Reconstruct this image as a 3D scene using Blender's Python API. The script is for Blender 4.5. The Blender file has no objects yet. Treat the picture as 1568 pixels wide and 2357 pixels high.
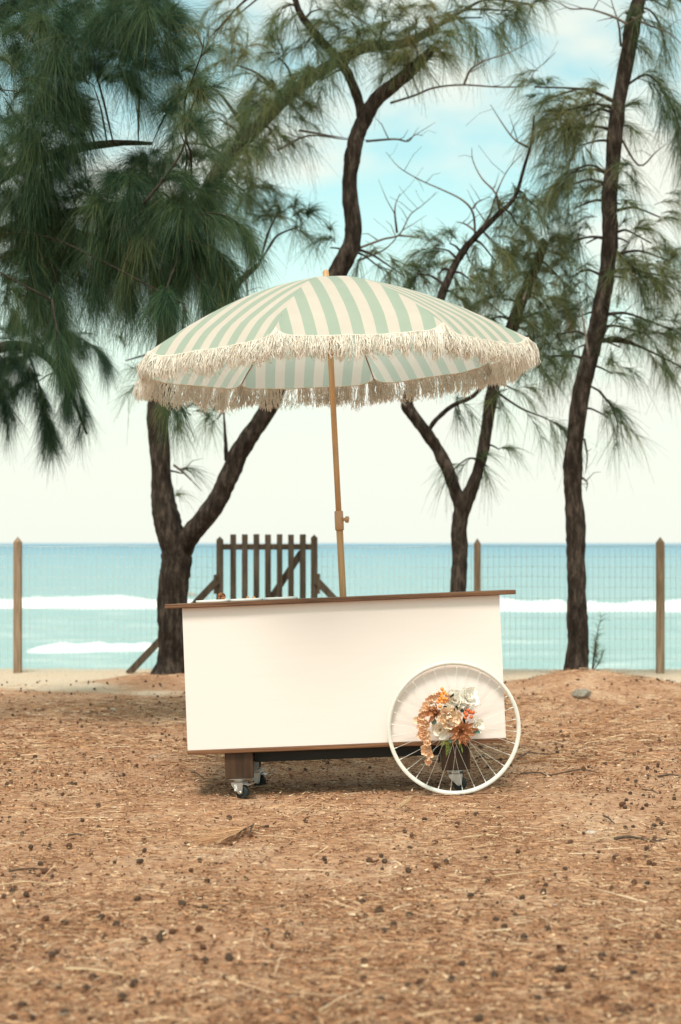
import bpy, math, random
import numpy as np
from mathutils import Vector, Matrix, Euler, noise

random.seed(7)
rng = np.random.default_rng(11)
R = math.radians
sc = bpy.context.scene
COL = sc.collection

# ------------------------------------------------------------------ camera
F, CH = 3645.0, 1.185          # focal length in picture units (picture 1568 wide), eye height
cam = bpy.data.cameras.new('camera')
cam_o = bpy.data.objects.new('camera', cam)
COL.objects.link(cam_o)
cam_o.location = (0, 0, CH)
cam_o.rotation_euler = (R(90), 0, 0)
cam.sensor_fit = 'HORIZONTAL'
cam.sensor_width = 24.0
cam.lens = 24.0 * F / 1568
cam.shift_y = 71.5 / 1568
cam.clip_start = 0.1
cam.clip_end = 20000
cam.dof.use_dof = True
cam.dof.focus_distance = 7.45
cam.dof.aperture_fstop = 2.6
sc.camera = cam_o

# ------------------------------------------------------------------ world and sun
SUN_EL, SUN_ROT = 60.5, 190.0     # compass rotation: 180 is behind the camera
w = bpy.data.worlds.new('World')
sc.world = w
w.use_nodes = True
nt = w.node_tree
for n in list(nt.nodes):
    nt.nodes.remove(n)
def N(tree, typ, **kw):
    n = tree.nodes.new(typ)
    for k, v in kw.items():
        setattr(n, k, v)
    return n
out = N(nt, 'ShaderNodeOutputWorld')
bg = N(nt, 'ShaderNodeBackground')
bg.inputs['Strength'].default_value = 0.1
sky = N(nt, 'ShaderNodeTexSky', sky_type='NISHITA')
sky.sun_disc = False
sky.sun_elevation = R(SUN_EL)
sky.sun_rotation = R(SUN_ROT)
sky.dust_density = 2.0
sky.ozone_density = 2.0
tint = N(nt, 'ShaderNodeMix', data_type='RGBA', blend_type='MULTIPLY')
tint.inputs[0].default_value = 1.0
tint.inputs[7].default_value = (1.5, 1.85, 1.28, 1)
nt.links.new(sky.outputs[0], tint.inputs[6])
tc = N(nt, 'ShaderNodeTexCoord')
mp = N(nt, 'ShaderNodeMapping')
mp.inputs['Location'].default_value = (1.3, 0.4, 0.2)
mp.inputs['Scale'].default_value = (3.2, 3.2, 7.0)
nt.links.new(tc.outputs['Generated'], mp.inputs['Vector'])
nz = N(nt, 'ShaderNodeTexNoise')
nz.inputs['Scale'].default_value = 1.7
nz.inputs['Detail'].default_value = 5
nz.inputs['Roughness'].default_value = 0.5
nt.links.new(mp.outputs[0], nz.inputs['Vector'])
cr = N(nt, 'ShaderNodeMapRange')
cr.interpolation_type = 'SMOOTHSTEP'
cr.inputs['From Min'].default_value = 0.36
cr.inputs['From Max'].default_value = 0.62
nt.links.new(nz.outputs['Fac'], cr.inputs['Value'])
sep = N(nt, 'ShaderNodeSeparateXYZ')
nt.links.new(tc.outputs['Generated'], sep.inputs[0])
hz = N(nt, 'ShaderNodeMapRange')
hz.interpolation_type = 'SMOOTHSTEP'
hz.inputs['From Min'].default_value = 0.02
hz.inputs['From Max'].default_value = 0.26
hz.inputs['To Min'].default_value = 0.97
hz.inputs['To Max'].default_value = 0.12
nt.links.new(sep.outputs[2], hz.inputs['Value'])
mx = N(nt, 'ShaderNodeMath', operation='MAXIMUM')
nt.links.new(cr.outputs[0], mx.inputs[0])
nt.links.new(hz.outputs[0], mx.inputs[1])
cl = N(nt, 'ShaderNodeMix', data_type='RGBA')
cl.inputs[7].default_value = (5.95, 6.15, 5.45, 1)
nt.links.new(mx.outputs[0], cl.inputs[0])
nt.links.new(tint.outputs[2], cl.inputs[6])
nt.links.new(cl.outputs[2], bg.inputs['Color'])
nt.links.new(bg.outputs[0], out.inputs[0])

sun = bpy.data.lights.new('sun', 'SUN')
sun.energy = 2.0
sun.angle = R(14)
sun.color = (1.0, 0.9, 0.81)
sun_o = bpy.data.objects.new('sun', sun)
COL.objects.link(sun_o)
_az = R(SUN_ROT)
sdir = Vector((math.sin(_az) * math.cos(R(SUN_EL)), math.cos(_az) * math.cos(R(SUN_EL)), math.sin(R(SUN_EL))))
sun_o.rotation_euler = (-sdir).to_track_quat('-Z', 'Y').to_euler()

vs = sc.view_settings
vs.view_transform = 'Standard'
vs.look = 'None'
vs.gamma = 1.0
vs.exposure = 0.70
sc.cycles.use_denoising = True
sc.cycles.max_bounces = 8
sc.cycles.transparent_max_bounces = 8

# ------------------------------------------------------------------ helpers
def P(u, v, d):
    return Vector(((u - 784) * d / F, d, CH - (v - 1250) * d / F))

def mesh_obj(name, verts, faces, material, parent=None, smooth=False, uvs=None, attr=None, mats=None, midx=None):
    me = bpy.data.meshes.new(name)
    if isinstance(verts, np.ndarray):
        nv, nf = len(verts), len(faces)
        k = faces.shape[1]
        me.vertices.add(nv)
        me.vertices.foreach_set('co', np.ascontiguousarray(verts, dtype=np.float32).ravel())
        me.loops.add(nf * k)
        me.loops.foreach_set('vertex_index', np.ascontiguousarray(faces, dtype=np.int32).ravel())
        me.polygons.add(nf)
        me.polygons.foreach_set('loop_start', np.arange(0, nf * k, k, dtype=np.int32))
        me.update(calc_edges=True)
    else:
        me.from_pydata([tuple(v) for v in verts], [], faces)
        me.update()
    if smooth:
        me.polygons.foreach_set('use_smooth', np.ones(len(me.polygons), dtype=bool))
    if attr is not None:
        a = me.attributes.new('tint', 'FLOAT', 'POINT')
        a.data.foreach_set('value', np.ascontiguousarray(attr, dtype=np.float32))
    if uvs is not None:
        l = me.uv_layers.new(name='UVMap')
        for i, lp in enumerate(me.loops):
            l.data[i].uv = uvs[lp.vertex_index]
    for m in (mats or [material]):
        me.materials.append(m)
    if midx is not None:
        me.polygons.foreach_set('material_index', np.array(midx, dtype=np.int32))
    o = bpy.data.objects.new(name, me)
    COL.objects.link(o)
    if parent is not None:
        o.parent = parent
    return o

def empty(name, loc=(0, 0, 0), rot=None, parent=None):
    o = bpy.data.objects.new(name, None)
    o.empty_display_size = 0.1
    COL.objects.link(o)
    if rot is not None:
        o.matrix_world = Matrix.Translation(Vector(loc)) @ rot.to_4x4()
    else:
        o.location = loc
    if parent is not None:
        o.parent = parent
    return o

def tag(o, label, cat, group=None):
    o['label'] = label
    o['category'] = cat
    if group:
        o['group'] = group
    return o

class MB:
    def __init__(s):
        s.v, s.f = [], []
    def add(s, v, f):
        b = len(s.v)
        s.v += [Vector(p) for p in v]
        s.f += [tuple(i + b for i in q) for q in f]
        return s
    def box(s, x0, x1, y0, y1, z0, z1, bev=0.0):
        if bev <= 0:
            v = [(x, y, z) for x in (x0, x1) for y in (y0, y1) for z in (z0, z1)]
            f = [(0, 1, 3, 2), (4, 6, 7, 5), (0, 4, 5, 1), (2, 3, 7, 6), (0, 2, 6, 4), (1, 5, 7, 3)]
            return s.add(v, f)
        b = bev
        v, ids = [], {}
        X, Y, Z = (x0, x1), (y0, y1), (z0, z1)
        for i in (0, 1):
            for j in (0, 1):
                for k in (0, 1):
                    si, sj, sk = (1 - 2 * i) * b, (1 - 2 * j) * b, (1 - 2 * k) * b
                    for ax, p in enumerate(((X[i], Y[j] + sj, Z[k] + sk), (X[i] + si, Y[j], Z[k] + sk), (X[i] + si, Y[j] + sj, Z[k]))):
                        ids[(i, j, k, ax)] = len(v)
                        v.append(p)
        g = lambda i, j, k, a: ids[(i, j, k, a)]
        f = []
        for i in (0, 1):
            q = [g(i, 0, 0, 0), g(i, 0, 1, 0), g(i, 1, 1, 0), g(i, 1, 0, 0)]
            f.append(q if i == 0 else q[::-1])
            q = [g(0, i, 0, 1), g(1, i, 0, 1), g(1, i, 1, 1), g(0, i, 1, 1)]
            f.append(q if i == 0 else q[::-1])
            q = [g(0, 0, i, 2), g(0, 1, i, 2), g(1, 1, i, 2), g(1, 0, i, 2)]
            f.append(q if i == 0 else q[::-1])
        for a in (0, 1):
            for c in (0, 1):
                f.append((g(a, c, 0, 0), g(a, c, 1, 0), g(a, c, 1, 1), g(a, c, 0, 1)))
                f.append((g(a, 0, c, 0), g(a, 1, c, 0), g(a, 1, c, 2), g(a, 0, c, 2)))
                f.append((g(0, a, c, 1), g(1, a, c, 1), g(1, a, c, 2), g(0, a, c, 2)))
        for i in (0, 1):
            for j in (0, 1):
                for k in (0, 1):
                    f.append((g(i, j, k, 0), g(i, j, k, 1), g(i, j, k, 2)))
        return s.add(v, f)
    def lathe(s, prof, n=20, axis='Z', cap=True, off=(0, 0, 0)):
        v, f = [], []
        m = len(prof)
        for i in range(n):
            a = 2 * math.pi * i / n
            for r, h in prof:
                p = (r * math.cos(a), r * math.sin(a), h)
                if axis == 'Y': p = (p[0], p[2], p[1])
                if axis == 'X': p = (p[2], p[0], p[1])
                v.append((p[0] + off[0], p[1] + off[1], p[2] + off[2]))
        for i in range(n):
            j = (i + 1) % n
            for k in range(m - 1):
                f.append((i * m + k, j * m + k, j * m + k + 1, i * m + k + 1))
        if cap:
            f.append(tuple(i * m for i in range(n))[::-1])
            f.append(tuple(i * m + m - 1 for i in range(n)))
        return s.add(v, f)
    def tube(s, pts, rad, n=8, cap=True, wob=0.0, seed=0.0):
        pts = [Vector(p) for p in pts]
        m = len(pts)
        if not hasattr(rad, '__len__'): rad = [rad] * m
        tan = [(pts[min(i + 1, m - 1)] - pts[max(i - 1, 0)]).normalized() for i in range(m)]
        up = Vector((0, -1, 0)) if abs(tan[0].y) < 0.9 else Vector((1, 0, 0))
        e1 = (up - tan[0] * up.dot(tan[0])).normalized()
        v, f = [], []
        for i in range(m):
            e1 = (e1 - tan[i] * e1.dot(tan[i])).normalized()
            e2 = tan[i].cross(e1)
            for j in range(n):
                a = 2 * math.pi * j / n
                dr = e1 * math.cos(a) + e2 * math.sin(a)
                r = rad[i]
                if wob:
                    q = pts[i] + dr * rad[i]
                    r *= 1 + wob * noise.noise(q * (0.55 / max(rad[0], .02)) + Vector((seed, seed, 0))) + wob * .6 * noise.noise(q * 22 + Vector((seed, 0, 3)))
                v.append(pts[i] + dr * r)
        for i in range(m - 1):
            for j in range(n):
                k = (j + 1) % n
                f.append((i * n + j, i * n + k, (i + 1) * n + k, (i + 1) * n + j))
        if cap:
            f.append(tuple(range(n))[::-1])
            f.append(tuple((m - 1) * n + j for j in range(n)))
        return s.add(v, f)
    def build(s, name, material, parent=None, smooth=False, **k):
        return mesh_obj(name, s.v, s.f, material, parent, smooth, **k)

def smooth_line(pts, rads, per=6):
    """Catmull-Rom through points with radii"""
    P_ = [Vector(p) for p in pts]
    q = [P_[0] * 2 - P_[1]] + P_ + [P_[-1] * 2 - P_[-2]]
    r = [rads[0]] + list(rads) + [rads[-1]]
    op, orr = [], []
    for i in range(1, len(q) - 2):
        for k in range(per):
            t = k / per
            a, b, c, d = q[i - 1], q[i], q[i + 1], q[i + 2]
            op.append(0.5 * ((2 * b) + (c - a) * t + (2 * a - 5 * b + 4 * c - d) * t * t + (3 * b - a - 3 * c + d) * t ** 3))
            orr.append(r[i] + (r[i + 1] - r[i]) * t)
    op.append(P_[-1]); orr.append(rads[-1])
    return op, orr

def np_tubes(C, Rad, sides=3):
    """C (n,m,3) centrelines, Rad (n,m): thin tubes as numpy arrays"""
    n, m, _ = C.shape
    d = C[:, -1] - C[:, 0]
    d /= np.linalg.norm(d, axis=1, keepdims=True) + 1e-9
    h = np.where(np.abs(d[:, 2:3]) < .8, np.array([[0, 0, 1.]]), np.array([[1., 0, 0]]))
    e1 = np.cross(d, h); e1 /= np.linalg.norm(e1, axis=1, keepdims=True) + 1e-9
    e2 = np.cross(d, e1)
    a = np.arange(sides) * 2 * math.pi / sides
    ring = e1[:, None, :] * np.cos(a)[None, :, None] + e2[:, None, :] * np.sin(a)[None, :, None]
    V = C[:, :, None, :] + ring[:, None, :, :] * Rad[:, :, None, None]
    idx = np.arange(n * m * sides).reshape(n, m, sides)
    nx = np.roll(idx, -1, axis=2)
    Q = np.stack([idx[:, :-1], nx[:, :-1], nx[:, 1:], idx[:, 1:]], axis=-1).reshape(-1, 4)
    return V.reshape(-1, 3), Q

def np_ribbons(root, d0, L, droop, width, segs=4, curl=None):
    n = len(root)
    s = np.linspace(0, 1, segs + 1)
    pos = root[:, None] + d0[:, None] * (L[:, None] * s)[:, :, None]
    pos[:, :, 2] -= (droop * L)[:, None] * s ** 2
    if curl is not None:
        pos += curl[:, None, :] * (L[:, None] * s ** 2)[:, :, None]
    side = np.cross(d0 + rng.normal(0, .2, (n, 3)), rng.normal(0, 1, (n, 3)))
    side /= np.linalg.norm(side, axis=1, keepdims=True) + 1e-9
    ww = (np.asarray(width) * np.ones(n))[:, None] * (1 - .65 * s)[None] * .5
    V = np.stack([pos - side[:, None] * ww[:, :, None], pos + side[:, None] * ww[:, :, None]], axis=2)
    idx = np.arange(n * (segs + 1) * 2).reshape(n, segs + 1, 2)
    Q = np.stack([idx[:, :-1, 0], idx[:, :-1, 1], idx[:, 1:, 1], idx[:, 1:, 0]], axis=-1).reshape(-1, 4)
    return V.reshape(-1, 3), Q

# ------------------------------------------------------------------ materials
def new_mat(name):
    m = bpy.data.materials.new(name)
    m.use_nodes = True
    t = m.node_tree
    b = t.nodes['Principled BSDF']
    b.inputs['Specular IOR Level'].default_value = 0.3
    return m, t, b

def ramp(t, stops, src):
    r = N(t, 'ShaderNodeValToRGB')
    e = r.color_ramp.elements
    while len(e) < len(stops): e.new(0.5)
    for i, (p, c) in enumerate(stops):
        e[i].position = p
        e[i].color = (*c, 1)
    t.links.new(src, r.inputs[0])
    return r.outputs[0]

def coords(t, scale=(1, 1, 1), kind='Object'):
    c = N(t, 'ShaderNodeTexCoord')
    m = N(t, 'ShaderNodeMapping')
    m.inputs['Scale'].default_value = scale
    t.links.new(c.outputs[kind], m.inputs[0])
    return m.outputs[0]

def tnoise(t, vec, scale, detail=4, rough=.55, dist=0):
    n = N(t, 'ShaderNodeTexNoise')
    n.inputs['Scale'].default_value = scale
    n.inputs['Detail'].default_value = detail
    n.inputs['Roughness'].default_value = rough
    n.inputs['Distortion'].default_value = dist
    if vec is not None: t.links.new(vec, n.inputs['Vector'])
    return n.outputs['Fac']

def bump(t, b, h, strength, dist):
    n = N(t, 'ShaderNodeBump')
    n.inputs['Strength'].default_value = strength
    n.inputs['Distance'].default_value = dist
    t.links.new(h, n.inputs['Height'])
    t.links.new(n.outputs[0], b.inputs['Normal'])

def noisy(name, stops, scale=8, vscale=(1, 1, 1), rough=.7, bstr=.3, bdist=.004, detail=5, metal=0, spec=.3, dist=0):
    m, t, b = new_mat(name)
    v = coords(t, vscale)
    f = tnoise(t, v, scale, detail, .6, dist)
    t.links.new(ramp(t, stops, f), b.inputs['Base Color'])
    b.inputs['Roughness'].default_value = rough
    b.inputs['Metallic'].default_value = metal
    b.inputs['Specular IOR Level'].default_value = spec
    if bstr: bump(t, b, f, bstr, bdist)
    return m

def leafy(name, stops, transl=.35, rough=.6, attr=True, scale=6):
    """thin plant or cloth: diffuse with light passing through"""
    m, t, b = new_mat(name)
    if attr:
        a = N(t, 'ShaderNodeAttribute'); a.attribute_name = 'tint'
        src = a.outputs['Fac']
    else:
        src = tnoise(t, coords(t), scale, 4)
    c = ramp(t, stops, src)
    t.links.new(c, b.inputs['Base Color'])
    b.inputs['Roughness'].default_value = rough
    b.inputs['Specular IOR Level'].default_value = .2
    tr = N(t, 'ShaderNodeBsdfTranslucent')
    t.links.new(c, tr.inputs[0])
    ms = N(t, 'ShaderNodeMixShader')
    ms.inputs[0].default_value = transl
    t.links.new(b.outputs[0], ms.inputs[1])
    t.links.new(tr.outputs[0], ms.inputs[2])
    t.links.new(ms.outputs[0], t.nodes['Material Output'].inputs[0])
    return m

M = {}
# ground: needle litter over sand, paler sand toward the beach edge
def ground_mat():
    m, t, b = new_mat('needle_ground')
    v = coords(t)
    f1 = tnoise(t, coords(t, (.75, 1, 1)), 34, 8, .8)
    vs_ = coords(t, (1, 1, 1))
    f2 = tnoise(t, vs_, 2.2, 4, .6)
    c1 = ramp(t, [(.32, (.07, .037, .024)), (.42, (.30, .158, .09)), (.53, (.53, .31, .185)), (.64, (.74, .545, .385))], f1)
    c2 = ramp(t, [(.36, (.24, .108, .06)), (.5, (.40, .222, .138)), (.64, (.60, .43, .31))], f2)
    mxx = N(t, 'ShaderNodeMix', data_type='RGBA'); mxx.inputs[0].default_value = .38
    t.links.new(c1, mxx.inputs[6]); t.links.new(c2, mxx.inputs[7])
    # sand mask by place
    sp = N(t, 'ShaderNodeSeparateXYZ'); t.links.new(v, sp.inputs[0])
    ad = N(t, 'ShaderNodeMath', operation='ADD')
    f3 = tnoise(t, coords(t, (.6, 1, 1)), 1.5, 5, .65)
    sm = N(t, 'ShaderNodeMath', operation='MULTIPLY'); sm.inputs[1].default_value = 3.4
    t.links.new(f3, sm.inputs[0])
    t.links.new(sp.outputs[1], ad.inputs[0]); t.links.new(sm.outputs[0], ad.inputs[1])
    at = N(t, 'ShaderNodeAttribute'); at.attribute_name = 'tint'     # litter heaped on the mounds
    sb = N(t, 'ShaderNodeMath', operation='SUBTRACT')
    t.links.new(ad.outputs[0], sb.inputs[0])
    mu = N(t, 'ShaderNodeMath', operation='MULTIPLY'); mu.inputs[1].default_value = 45.
    t.links.new(at.outputs['Fac'], mu.inputs[0]); t.links.new(mu.outputs[0], sb.inputs[1])
    mr = N(t, 'ShaderNodeMapRange'); mr.interpolation_type = 'SMOOTHSTEP'
    mr.inputs['From Min'].default_value = 14.1; mr.inputs['From Max'].default_value = 14.9
    t.links.new(sb.outputs[0], mr.inputs['Value'])
    fs = tnoise(t, v, 60, 4, .7)
    sand = ramp(t, [(.3, (.42, .30, .21)), (.5, (.60, .48, .36)), (.7, (.70, .59, .46))], fs)
    fin = N(t, 'ShaderNodeMix', data_type='RGBA')
    t.links.new(mr.outputs[0], fin.inputs[0]); t.links.new(mxx.outputs[2], fin.inputs[6]); t.links.new(sand, fin.inputs[7])
    t.links.new(fin.outputs[2], b.inputs['Base Color'])
    b.inputs['Roughness'].default_value = .95
    b.inputs['Specular IOR Level'].default_value = .05
    bump(t, b, f1, .7, .02)
    return m
M['ground'] = ground_mat()
M['litter'] = leafy('dry_needles', [(0, (.055, .026, .016)), (.22, (.24, .11, .058)), (.5, (.56, .29, .15)), (.75, (.74, .50, .305)), (1, (.86, .71, .51))], .08, .7)
M['needle_near'] = leafy('green_needles', [(0, (.012, .042, .028)), (.35, (.042, .10, .054)), (.6, (.10, .155, .066)), (.8, (.19, .205, .085)), (1, (.26, .15, .07))], .38, .5)
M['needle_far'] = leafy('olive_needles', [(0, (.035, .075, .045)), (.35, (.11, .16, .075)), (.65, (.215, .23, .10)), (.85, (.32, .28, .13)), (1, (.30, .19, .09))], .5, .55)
def bark_mat():
    m, t, b = new_mat('bark')
    v = coords(t, (1, 1, .28))
    f1 = tnoise(t, v, 26, 6, .7)
    f2 = tnoise(t, coords(t), 4, 4, .6)
    c1 = ramp(t, [(.34, (.015, .013, .011)), (.5, (.045, .036, .031)), (.66, (.115, .094, .08))], f1)
    c2 = ramp(t, [(.35, (.6, .55, .5)), (.7, (1.25, 1.2, 1.15))], f2)
    x = N(t, 'ShaderNodeMix', data_type='RGBA', blend_type='MULTIPLY'); x.inputs[0].default_value = 1
    t.links.new(c1, x.inputs[6]); t.links.new(c2, x.inputs[7])
    t.links.new(x.outputs[2], b.inputs['Base Color'])
    b.inputs['Roughness'].default_value = .9
    b.inputs['Specular IOR Level'].default_value = .1
    bump(t, b, f1, 1.0, .03)
    return m
M['bark'] = bark_mat()
M['twig'] = noisy('twig_bark', [(.3, (.025, .021, .018)), (.7, (.07, .056, .045))], 20, rough=.9, spec=.1)
M['dead_twig'] = noisy('dead_twig_bark', [(.3, (.10, .08, .065)), (.7, (.2, .17, .145))], 20, rough=.9, spec=.1)
def wood(name, c1, c2, c3, vscale, scale=5, rough=.5, spec=.35, bstr=.15):
    return noisy(name, [(.3, c1), (.5, c2), (.68, c3)], scale, vscale, rough, bstr, .002, 6, 0, spec, .4)
M['counter'] = wood('stained_counter_wood', (.06, .028, .016), (.15, .07, .036), (.25, .12, .06), (.7, 9, 22), 7)
M['trim'] = wood('stained_trim_wood', (.07, .03, .015), (.17, .075, .035), (.28, .13, .06), (.7, 12, 26), 6)
M['block'] = wood('stained_block_wood', (.024, .011, .006), (.05, .024, .012), (.082, .040, .020), (16, 16, 2.2), 1.6)
M['dark'] = wood('shade_toned_beam_wood', (.006, .007, .006), (.011, .012, .011), (.018, .018, .016), (.8, 10, 20), 5)  # shadow under the cart put into the beam's near-black colour
M['ambient_grey'] = noisy('ambient_grey_channel', [(.3, (.2, .21, .22)), (.7, (.32, .33, .34))], 12, rough=.5)  # grey of bluish ambient light on the skid's side, put into its colour
M['white'] = noisy('white_painted_board', [(.25, (.81, .735, .705)), (.6, (.825, .75, .72)), (.8, (.835, .76, .73))], 4, (.5, 1, 14), .55, .06, .001, 5, 0, .3)
M['rim'] = noisy('white_wheel_paint', [(.3, (.70, .70, .65)), (.7, (.80, .79, .735))], 14, rough=.4, bstr=.05, spec=.45)
M['steel'] = noisy('zinc_steel', [(.3, (.42, .42, .41)), (.7, (.62, .62, .6))], 30, rough=.36, metal=.8, bstr=.1, bdist=.001)
M['rubber'] = noisy('black_rubber', [(.3, (.012, .016, .017)), (.7, (.028, .034, .035))], 40, rough=.65)
M['sticker'] = noisy('paper_sticker', [(.4, (.72, .72, .7)), (.7, (.8, .8, .78))], 10, rough=.5, bstr=0)
M['ink'] = noisy('sticker_ink', [(.4, (.03, .03, .03)), (.7, (.05, .05, .05))], 10, rough=.6, bstr=0)
M['blue_ink'] = noisy('sticker_blue', [(.4, (.06, .35, .5)), (.7, (.08, .4, .55))], 10, rough=.6, bstr=0)
M['pole'] = wood('umbrella_pole_wood', (.42, .22, .10), (.52, .29, .14), (.60, .36, .19), (26, 26, 1.4), 2.2, .45)
M['rib'] = wood('umbrella_rib_wood', (.25, .125, .045), (.36, .19, .075), (.45, .25, .11), (20, 20, 3), 3, .5)
M['collar'] = noisy('tan_plastic', [(.3, (.46, .25, .125)), (.7, (.52, .29, .15))], 10, rough=.35, bstr=.03, spec=.5)
M['fringe'] = leafy('cotton_fringe', [(0, (.84, .72, .58)), (.3, (.92, .84, .74)), (1, (.96, .92, .85))], .07, .9)
M['hem'] = leafy('cotton_hem', [(.3, (.78, .70, .58)), (.7, (.86, .8, .7))], .1, .9, attr=False)
def canopy_mat():
    m, t, b = new_mat('striped_canvas')
    uv = N(t, 'ShaderNodeUVMap'); uv.uv_map = 'UVMap'
    s_ = N(t, 'ShaderNodeSeparateXYZ'); t.links.new(uv.outputs[0], s_.inputs[0])
    dv = N(t, 'ShaderNodeMath', operation='DIVIDE'); dv.inputs[1].default_value = .106
    t.links.new(s_.outputs[0], dv.inputs[0])
    ad = N(t, 'ShaderNodeMath', operation='ADD'); ad.inputs[1].default_value = 50.25
    t.links.new(dv.outputs[0], ad.inputs[0])
    fr = N(t, 'ShaderNodeMath', operation='FRACT'); t.links.new(ad.outputs[0], fr.inputs[0])
    gt = N(t, 'ShaderNodeMath', operation='GREATER_THAN'); gt.inputs[1].default_value = .5
    t.links.new(fr.outputs[0], gt.inputs[0])
    fn = tnoise(t, coords(t), 9, 4)
    g_ = ramp(t, [(.3, (.43, .585, .505)), (.7, (.465, .615, .535))], fn)
    c_ = ramp(t, [(.3, (.80, .765, .70)), (.7, (.84, .81, .745))], fn)
    x = N(t, 'ShaderNodeMix', data_type='RGBA')
    t.links.new(gt.outputs[0], x.inputs[0]); t.links.new(g_, x.inputs[6]); t.links.new(c_, x.inputs[7])
    t.links.new(x.outputs[2], b.inputs['Base Color'])
    b.inputs['Roughness'].default_value = .85
    b.inputs['Specular IOR Level'].default_value = .15
    wv = tnoise(t, coords(t), 14, 3)
    bump(t, b, wv, .12, .01)
    wm = N(t, 'ShaderNodeMix', data_type='RGBA'); wm.inputs[0].default_value = .45; wm.inputs[7].default_value = (.86, .82, .76, 1)
    t.links.new(x.outputs[2], wm.inputs[6])
    tr = N(t, 'ShaderNodeBsdfTranslucent'); t.links.new(wm.outputs[2], tr.inputs[0])
    ms = N(t, 'ShaderNodeMixShader'); ms.inputs[0].default_value = .55
    t.links.new(b.outputs[0], ms.inputs[1]); t.links.new(tr.outputs[0], ms.inputs[2])
    t.links.new(ms.outputs[0], t.nodes['Material Output'].inputs[0])
    return m
M['canopy'] = canopy_mat()
M['post'] = wood('fence_post_wood', (.17, .115, .075), (.27, .19, .13), (.36, .26, .185), (20, 20, 2), 2, .8, .1)
M['gate'] = wood('weathered_gate_wood', (.045, .034, .025), (.085, .065, .047), (.13, .10, .075), (18, 18, 2), 2, .85, .1)
M['wire'] = noisy('green_coated_wire', [(.3, (.55, .62, .6)), (.7, (.68, .74, .72))], 10, rough=.5, bstr=0)
M['cone'] = noisy('seed_cone', [(.3, (.022, .014, .010)), (.5, (.07, .042, .028)), (.7, (.16, .10, .065))], 90, rough=.9, bstr=.5, bdist=.003)
M['cone_red'] = noisy('seed_cone_reddish', [(.3, (.05, .022, .012)), (.55, (.12, .055, .03)), (.75, (.2, .1, .06))], 90, rough=.9, bstr=.5, bdist=.003)
M['stone'] = noisy('pale_coral_stone', [(.3, (.36, .32, .27)), (.5, (.58, .53, .46)), (.7, (.7, .66, .6))], 30, rough=.9, bstr=.5, bdist=.006)
M['rock'] = noisy('mossy_grey_rock', [(.3, (.17, .15, .11)), (.5, (.36, .31, .25)), (.7, (.56, .5, .42))], 9, rough=.9, bstr=.8, bdist=.03)
M['stick'] = noisy('dry_stick', [(.3, (.05, .035, .025)), (.7, (.13, .09, .065))], 30, rough=.9)
M['straw'] = noisy('pale_straw', [(.3, (.48, .33, .19)), (.7, (.66, .5, .32))], 30, rough=.8)
M['foam'] = noisy('sea_foam', [(.3, (.78, .80, .78)), (.7, (.88, .88, .84))], 1.2, rough=.9, bstr=.5, bdist=.1)
M['plate'] = noisy('white_ceramic', [(.3, (.78, .79, .77)), (.7, (.82, .82, .8))], 5, rough=.2, bstr=0, spec=.5)
M['pastry'] = noisy('dark_glazed_pastry', [(.38, (.035, .012, .006)), (.5, (.25, .09, .03)), (.62, (.42, .17, .06))], 60, rough=.35, bdist=.002)
M['cracker'] = noisy('golden_pastry', [(.3, (.5, .24, .09)), (.7, (.68, .4, .18))], 60, rough=.6, bdist=.002)
# flowers
def fl(name, a, b_, tr=.18):
    return leafy(name, [(.3, a), (.7, b_)], tr, .7, attr=False, scale=45)
M['peach'] = fl('peach_petal', (.92, .66, .44), (.94, .78, .60))
M['orchid'] = fl('orchid_petal', (.90, .52, .30), (.95, .68, .48))
M['cream'] = fl('cream_petal', (.92, .80, .66), (.94, .86, .75))
M['pale'] = fl('pale_petal', (.95, .90, .82), (.97, .94, .88))
M['bronze'] = fl('bronze_petal', (.52, .22, .10), (.68, .35, .19))
M['filament'] = fl('brown_filament', (.20, .075, .03), (.36, .16, .07), .1)
M['berry'] = noisy('orange_berry', [(.3, (.80, .27, .05)), (.7, (.86, .38, .09))], 40, rough=.25, bstr=.05, spec=.5)
M['berry_red'] = noisy('red_orange_berry', [(.3, (.62, .10, .03)), (.7, (.78, .2, .05))], 40, rough=.25, bstr=.05, spec=.5)
M['leaf_dark'] = fl('dark_leaf', (.014, .03, .026), (.03, .05, .04), .15)
M['leaf_teal'] = fl('blue_green_leaf', (.11, .19, .16), (.2, .28, .22), .25)
M['fern'] = fl('fern_green', (.17, .27, .06), (.32, .40, .11), .2)
M['lilac'] = fl('lilac_petal', (.55, .45, .5), (.7, .62, .64))
M['yellow'] = fl('yellow_stamen', (.65, .33, .06), (.75, .45, .12), .1)

# ------------------------------------------------------------------ ground, sea
T1x, T1y = (390 - 784) * 13.6 / F, 13.6
T3x, T3y = (1322 - 784) * 13.1 / F, 13.1
def mound(x, y):
    h = .075 * math.exp(-(((x - T1x) / .42) ** 2 + ((y - T1y) / .5) ** 2))
    h += .15 * math.exp(-(((x - T3x - .03) / .42) ** 2 + ((y - T3y + .15) / .55) ** 2))
    h += .05 * math.exp(-(((x - T3x - .62) / .3) ** 2 + ((y - 12.9) / .5) ** 2))
    return h
def gz(x, y):
    h = mound(x, y)
    h += .03 * (x - .537) * math.exp(-((x - .04) / 1.2) ** 4 - ((y - 7.6) / 1.1) ** 4)
    q = Vector((x, y, 0))
    h += .012 * noise.noise(q * .8) * min(1, abs(y - 7.6) / 1.0) + .006 * noise.noise(q * 3.1)
    if y > 14.7:
        h -= .13 * (y - 14.7) * min(1, (y - 14.7) / 1.2)
    return max(h, -4.5)
xs = np.concatenate([[-400, -150, -60, -30, -15, -9, -6], np.arange(-4, 4.01, .06), [6, 9, 15, 30, 60, 150, 400]])
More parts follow.
